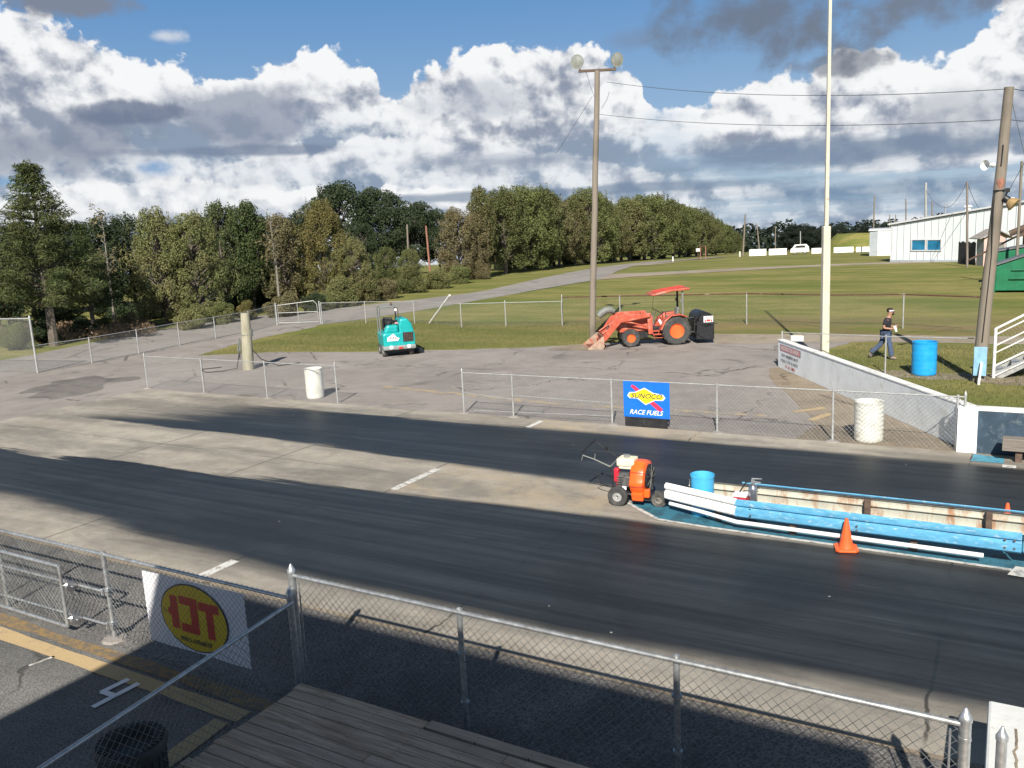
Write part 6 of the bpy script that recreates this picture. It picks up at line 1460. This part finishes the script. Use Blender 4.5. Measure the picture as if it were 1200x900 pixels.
for i, (px, D, top) in enumerate([(60, 68, 340), (125, 70, 335), (170, 68, 332), (205, 70, 330), (240, 72, 328), (275, 72, 326), (305, 74, 322), (340, 76, 318), (590, 116, 299), (615, 124, 298), (640, 132, 297), (665, 140, 297), (690, 150, 296), (715, 160, 295), (745, 172, 294), (775, 190, 293), (805, 215, 292)]):
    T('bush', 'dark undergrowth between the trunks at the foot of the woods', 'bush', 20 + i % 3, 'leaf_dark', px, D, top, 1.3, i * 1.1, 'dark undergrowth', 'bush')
# dark woods in the distance at right
fard = [(922, 262, 268), (936, 262, 263), (951, 265, 265), (966, 268, 267), (981, 268, 265), (994, 270, 270), (1012, 275, 265), (1030, 280, 268), (1046, 285, 266)]
fl = ['leftmost dark distant tree right of the far poles', 'second dark distant tree from the left, highest of the clump', 'third dark distant tree from the left', 'dark distant tree just left of the white mast', 'dark distant tree just right of the white mast', 'dark distant tree at the left foot of the grass mound', 'dark distant tree above the grass mound', 'dark distant tree behind the small white building', 'dark distant tree behind the metal building corner']
for i, (px, D, top) in enumerate(fard): T('distant_tree', fl[i], 'oak' if i % 2 else 'broad', 12 if i % 2 else 5, 'leaf_far', px, D, top, 1.7, i, 'dark distant trees at right')
# far-off wood as one mass
mb = MB(); r2 = random.Random(11)
for k in range(70):
    px = 560 + k * 11; D = r2.uniform(400, 470); b = foot(px, D); hh = r2.uniform(9.5, 13) + (3 if 905 < px < 930 else 0); leaf_cloud(mb, b + Vector((0, 0, hh * .5)), (6, 4, hh * .55), 260, 2.2, r2)
o = mb.build('far_wood', 'leaf_far'); tag(o, 'far-off dark wood on the horizon', 'woods', kind='stuff')
# dry reddish weeds in front of the left trees, tall grass tufts
mb = MB(); r2 = random.Random(12)
for k in range(420):
    px = r2.uniform(-30, 175); py = r2.uniform(390, 403) - px * .075 + 4; p = G(px, py); h = r2.uniform(.2, .55); leaf_cloud(mb, p + Vector((0, 0, h * .6)), (.55, .55, h), 46, .26, r2, .2, 'n')
o = mb.build('dry_weeds', 'leaf_weed'); tag(o, 'reddish brown dry weeds along the foot of the left trees', 'weeds', kind='stuff')
# grass tufts on the nearer lawn
def tufts(name, poly, n, hmin, hmax, mat, seed, label):
    r2 = random.Random(seed); mb = MB(); xs = [p[0] for p in poly]; ys = [p[1] for p in poly]
    def inside(x, y):
        c = False; j = len(poly) - 1
        for i in range(len(poly)):
            if (poly[i][1] > y) != (poly[j][1] > y) and x < (poly[j][0] - poly[i][0]) * (y - poly[i][1]) / (poly[j][1] - poly[i][1]) + poly[i][0]: c = not c
            j = i
        return c
    k = 0
    while k < n:
        x, y = r2.uniform(min(xs), max(xs)), r2.uniform(min(ys), max(ys))
        if not inside(x, y): continue
        k += 1; h = r2.uniform(hmin, hmax); a = r2.uniform(0, 6.28); d = Vector((math.cos(a), math.sin(a), 0)) * h * .16; p = Vector((x, y, 0)); q = p + Vector((r2.uniform(-.4, .4) * h, r2.uniform(-.4, .4) * h, h))
        mb.add([p - d, p + d, q], [(0, 1, 2)])
    o = mb.build(name, mat); tag(o, label, 'grass', kind='stuff'); return o
M['leaf_grass'] = leaf_mat('grass_blades', (.125, .135, .048), (.20, .19, .085), (.20, .17, .085), .3)
tufts('lawn_blades', [(-6.3, 30.2), (-.5, 20.6), (6, 20.2), (6, 36), (-5.2, 35.8)], 32000, .03, .085, 'leaf_grass', 21, 'short grass blades on the lawn behind the white wall')
tufts('lawn_blades', [(-33.2, 27.2), (-29.7, 29.2), (-24.8, 30.1), (-18.9, 32.3), (-15, 34.6), (-12, 38.5), (-14, 42), (-34.5, 40.8), (-34, 33)], 40000, .03, .09, 'leaf_grass', 22, 'short grass blades on the lawn behind the parking lot')

# ------------------------------------------------------------------ light and sky
SUN_EL, SUN_AZ = math.radians(37), math.radians(160)      # azimuth measured clockwise from +Y
sd = bpy.data.lights.new('sun', 'SUN'); sd.energy = 4.8; sd.angle = math.radians(.53); sd.color = (1, .93, .82)
so = bpy.data.objects.new('sun', sd); COL.objects.link(so)
dirv = Vector((math.sin(SUN_AZ) * math.cos(SUN_EL), math.cos(SUN_AZ) * math.cos(SUN_EL), math.sin(SUN_EL)))
so.rotation_euler = dirv.to_track_quat('Z', 'Y').to_euler(); so.location = (0, -10, 30)

W = bpy.data.worlds.new('World'); S.world = W; W.use_nodes = True; t = W.node_tree
bg = t.nodes['Background']; STR = .10; bg.inputs['Strength'].default_value = STR
sky = t.nodes.new('ShaderNodeTexSky'); sky.sky_type = 'NISHITA'; sky.sun_disc = False; sky.sun_elevation = SUN_EL; sky.sun_rotation = SUN_AZ; sky.ozone_density = 1.6; sky.air_density = 1.0; sky.dust_density = .6
tc = t.nodes.new('ShaderNodeTexCoord'); X, Y, Z = xyz(t, tc.outputs['Generated'])
# photo-like angular coordinates: U to the right, V up, in units of ~1000 photo pixels
az0 = math.atan2(ray(600, 300).x, ray(600, 300).y)
U = X.m('ARCTAN2', Y) - az0
U = (U + PI).m('WRAP', 2 * PI, 0.0) - PI
V = Z.m('ARCSINE')
def uv(px, py):
    d_ = ray(px, py); return math.atan2(d_.x, d_.y) - az0, math.asin(d_.z)
def lin3(c): return tuple(((x / 255) ** 2.2) for x in c)
def CC(c): return tuple(x / (STR * 2 ** EXPO) for x in lin3(c))
P2_ = vec(t, U, V * 1.0, 0.0)
big = nz(t, vec(t, U, V * 1.5), 6.0, 2, .5, 0, '2D')
n1 = nz(t, vec(t, U, V * 1.25), 13, 7, .60, 0, '2D')
n1b = nz(t, vec(t, U + .010, V * 1.25 + .022), 13, 5, .60, 0, '2D')      # shifted towards the sun: relief
wv_ = (nz(t, P2_, 30, 3, .6, 0, '2D') - .5) * .035
bv = vec(t, U + wv_, V * 1.15 + wv_ * -1.0)
def bil(v): return vor(t, v, 24, 'SMOOTH_F1', 0.0, '2D') * .62 + vor(t, v, 57, 'SMOOTH_F1', 0.0, '2D') * .38
bill = bil(bv); billb = bil(vec(t, U + wv_ + .007, V * 1.15 - wv_ + .011))
fl_ = nz(t, vec(t, U * .55, V * 2.4), 9, 7, .62, 0, '2D'); flb = nz(t, vec(t, U * .55 + .004, V * 2.4 + .04), 9, 4, .62, 0, '2D')
def curve(pts):
    """cloud-top height (V) as a function of U through photo points"""
    q = [uv(*p) for p in pts]; u0, u1 = q[0][0], q[-1][0]; vs_ = [b for a, b in q]; v0, v1 = min(vs_) - .01, max(vs_) + .01
    n = t.nodes.new('ShaderNodeFloatCurve'); c = n.mapping.curves[0]; n.mapping.use_clip = True
    P_ = [((a - u0) / (u1 - u0), (b - v0) / (v1 - v0)) for a, b in q]
    c.points[0].location = P_[0]; c.points[1].location = P_[-1]
    for p in P_[1:-1]: c.points.new(*p)
    n.mapping.update(); t.links.new(U.lin(u0, u1, 0, 1).s, n.inputs['Value'])
    return E(t, n.outputs[0]) * (v1 - v0) + v0
cloudN = (n1 - .5) * .075 + (.42 - bill) * .035
topA = curve([(-300, 40), (-60, -20), (0, 5), (60, 25), (110, 35), (150, 62), (205, 80), (255, 88), (300, 80), (330, 62), (365, 66), (400, 72), (435, 78), (462, 105), (485, 84), (540, 68), (600, 50), (660, 48), (710, 62), (745, 82), (765, 118), (800, 126), (850, 104), (900, 92), (960, 80), (1020, 62), (1080, 60), (1120, 50), (1160, 20), (1210, -10), (1500, 0)])
baseA = curve([(-300, 195), (0, 205), (120, 190), (250, 182), (400, 178), (520, 200), (640, 212), (760, 196), (900, 208), (1050, 200), (1200, 190), (1500, 190)])
topB = curve([(-300, 180), (0, 190), (100, 185), (200, 195), (330, 168), (450, 160), (560, 165), (700, 175), (800, 205), (900, 186), (1000, 186), (1060, 180), (1200, 170), (1500, 180)])
baseB = curve([(-300, 215), (0, 216), (200, 222), (420, 226), (560, 222), (700, 232), (860, 238), (1000, 224), (1200, 225), (1500, 225)])
topC = curve([(-300, 225), (0, 232), (60, 215), (200, 208), (330, 222), (450, 222), (560, 224), (700, 238), (850, 240), (1000, 244), (1200, 250), (1500, 250)])
def layer(under, top, base, N, relief, whit, grey, amp=1.0, soft=.006, bsoft=.02, bN=None, gaps=None):
    a_top = ((top + N * amp - V) / soft).ss(0, 1)
    a_bot = ((V - base + (bN if bN is not None else N * .4)) / bsoft).ss(0, 1)
    alpha = a_top * a_bot
    if gaps is not None: alpha = alpha * gaps
    h = ((V - base) / (top - base)).sat()
    sh_ = (h * .95 + .02 + relief + (big - .5) * 1.1).ss(-.15, .95)
    col = mix(t, sh_, CC(grey), CC(whit))
    return mix(t, alpha, under, col)
rel = (n1 - n1b) * 2.5 + (billb - bill) * 1.3
relf = (fl_ - flb) * 1.7
blue = mix(t, V.ss(.0, .30), CC((152, 178, 205)), CC((82, 136, 192)))
base_sky = mix(t, .88, sky.outputs[0], blue)
over = V.ss(.42, .70) * (nz(t, P2_, 1.7, 4, .6, 0, '2D')).ss(.25, .40)
base_sky = mix(t, over * .95, base_sky, CC((84, 85, 85)))  # unseen grey cloud overhead, added to dim and neutralise the sky fill
strk = nz(t, vec(t, U * .35, V * 4.5), 8, 6, .62, 0, '2D')
# far low cloud deck: fills everything under the big cumulus, thinning to streaks on the right
rightness = U.ss(uv(700, 240)[0], uv(900, 240)[0])
under_top = ((topA - V) / .05).ss(0, 1)
deckc = mix(t, (fl_ * .45 + n1 * .4 + strk * .15 + rel * .25 + U.lin(-.6, .6, .05, -.03)).ss(.36, .64), CC((140, 156, 178)), CC((232, 236, 240)))
deck_a = under_top * (1.0 - rightness * (1.0 - (strk * .6 + fl_ * .4).ss(.40, .58)) * (1.0 - V.ss(.075, .12)))
c = mix(t, deck_a * .96, base_sky, deckc)
c = layer(c, topC, V * 0.0 + .0, cloudN * .75, rel * .8, (246, 247, 248), (156, 169, 188), .9, .006, .03, gaps=(1.0 - rightness * .75))
gB = (strk.ss(.40, .54) + (1.0 - rightness)).sat()
c = layer(c, topB, baseB, cloudN * .8, rel * .8, (240, 242, 245), (136, 150, 172), .9, .008, .045, (fl_ - .5) * .06, gB)
c = layer(c, topA, baseA, cloudN, rel, (247, 248, 249), (142, 152, 171), 1.0, .007, .06, (fl_ - .5) * .10)
# dark lumps: scud in front of the bright mass
def scud(under, px, py, rx, ry, col, n_amp=.9, k=.9, soft=.35, nn=None):
    u0, v0 = uv(px, py); du = (U - u0) / (rx / F); dv_ = (V - v0) / (ry / F); r2_ = (du * du + dv_ * dv_).m('SQRT')
    e = 1.0 - r2_ + ((nn if nn is not None else n1) - .5) * n_amp * 2.2
    return mix(t, e.ss(0, soft) * k, under, CC(col))
c = scud(c, 60, 170, 190, 40, (128, 138, 158), 1.0, .75, .8)
c = scud(c, 285, 140, 95, 42, (138, 148, 168), .8, .8, .5)
c = scud(c, 150, 134, 70, 13, (112, 124, 148), .8, .85, .5)
c = scud(c, 560, 120, 120, 26, (176, 184, 198), .9, .6, .8)
c = scud(c, 640, 186, 190, 18, (138, 152, 172), .9, .75, .8, fl_)
c = scud(c, 930, 185, 230, 20, (122, 140, 164), .9, .85, .7, fl_)
c = scud(c, 300, 176, 170, 8, (122, 136, 160), .8, .8, .6, fl_)
c = scud(c, 640, 226, 340, 8, (120, 140, 164), .9, .75, .7, fl_)
c = scud(c, 1000, 225, 160, 14, (104, 136, 166), .8, .6, .7, fl_)
c = scud(c, 1130, 130, 110, 34, (176, 182, 192), .9, .65, .9)
c = scud(c, 912, 18, 150, 66, (112, 121, 137), 1.2, .9, 1.0)
c = scud(c, 1060, 2, 125, 48, (118, 126, 141), 1.2, .9, 1.0)
c = scud(c, 980, 75, 70, 12, (120, 128, 142), 1.1, .7, .6)
c = scud(c, 85, 2, 70, 20, (128, 134, 148), 1.0, .9, .6)
c = scud(c, 190, 42, 26, 9, (206, 214, 226), .9, .9, .7)
c = scud(c, 735, 48, 38, 16, (124, 142, 170), .8, .55, .9)
c = scud(c, 180, 195, 30, 12, (118, 158, 202), 1.1, .85, .9)
c = scud(c, 8, 213, 26, 8, (128, 168, 208), 1.0, .8, .9)
below = V.ss(-.06, -.03)
c = mix(t, below, CC((120, 128, 120)), c)
t.links.new(c, bg.inputs['Color'])

S.view_settings.view_transform = 'Standard'; S.view_settings.look = 'None'; S.view_settings.exposure = EXPO; S.view_settings.gamma = 1
S.render.engine = 'CYCLES'; S.cycles.use_denoising = True
S.cycles.max_bounces = 4; S.cycles.diffuse_bounces = 3; S.cycles.glossy_bounces = 2; S.cycles.transparent_max_bounces = 8
S.render.resolution_x, S.render.resolution_y = 1024, 768
W.cycles.sampling_method = 'MANUAL'; W.cycles.sample_map_resolution = 512
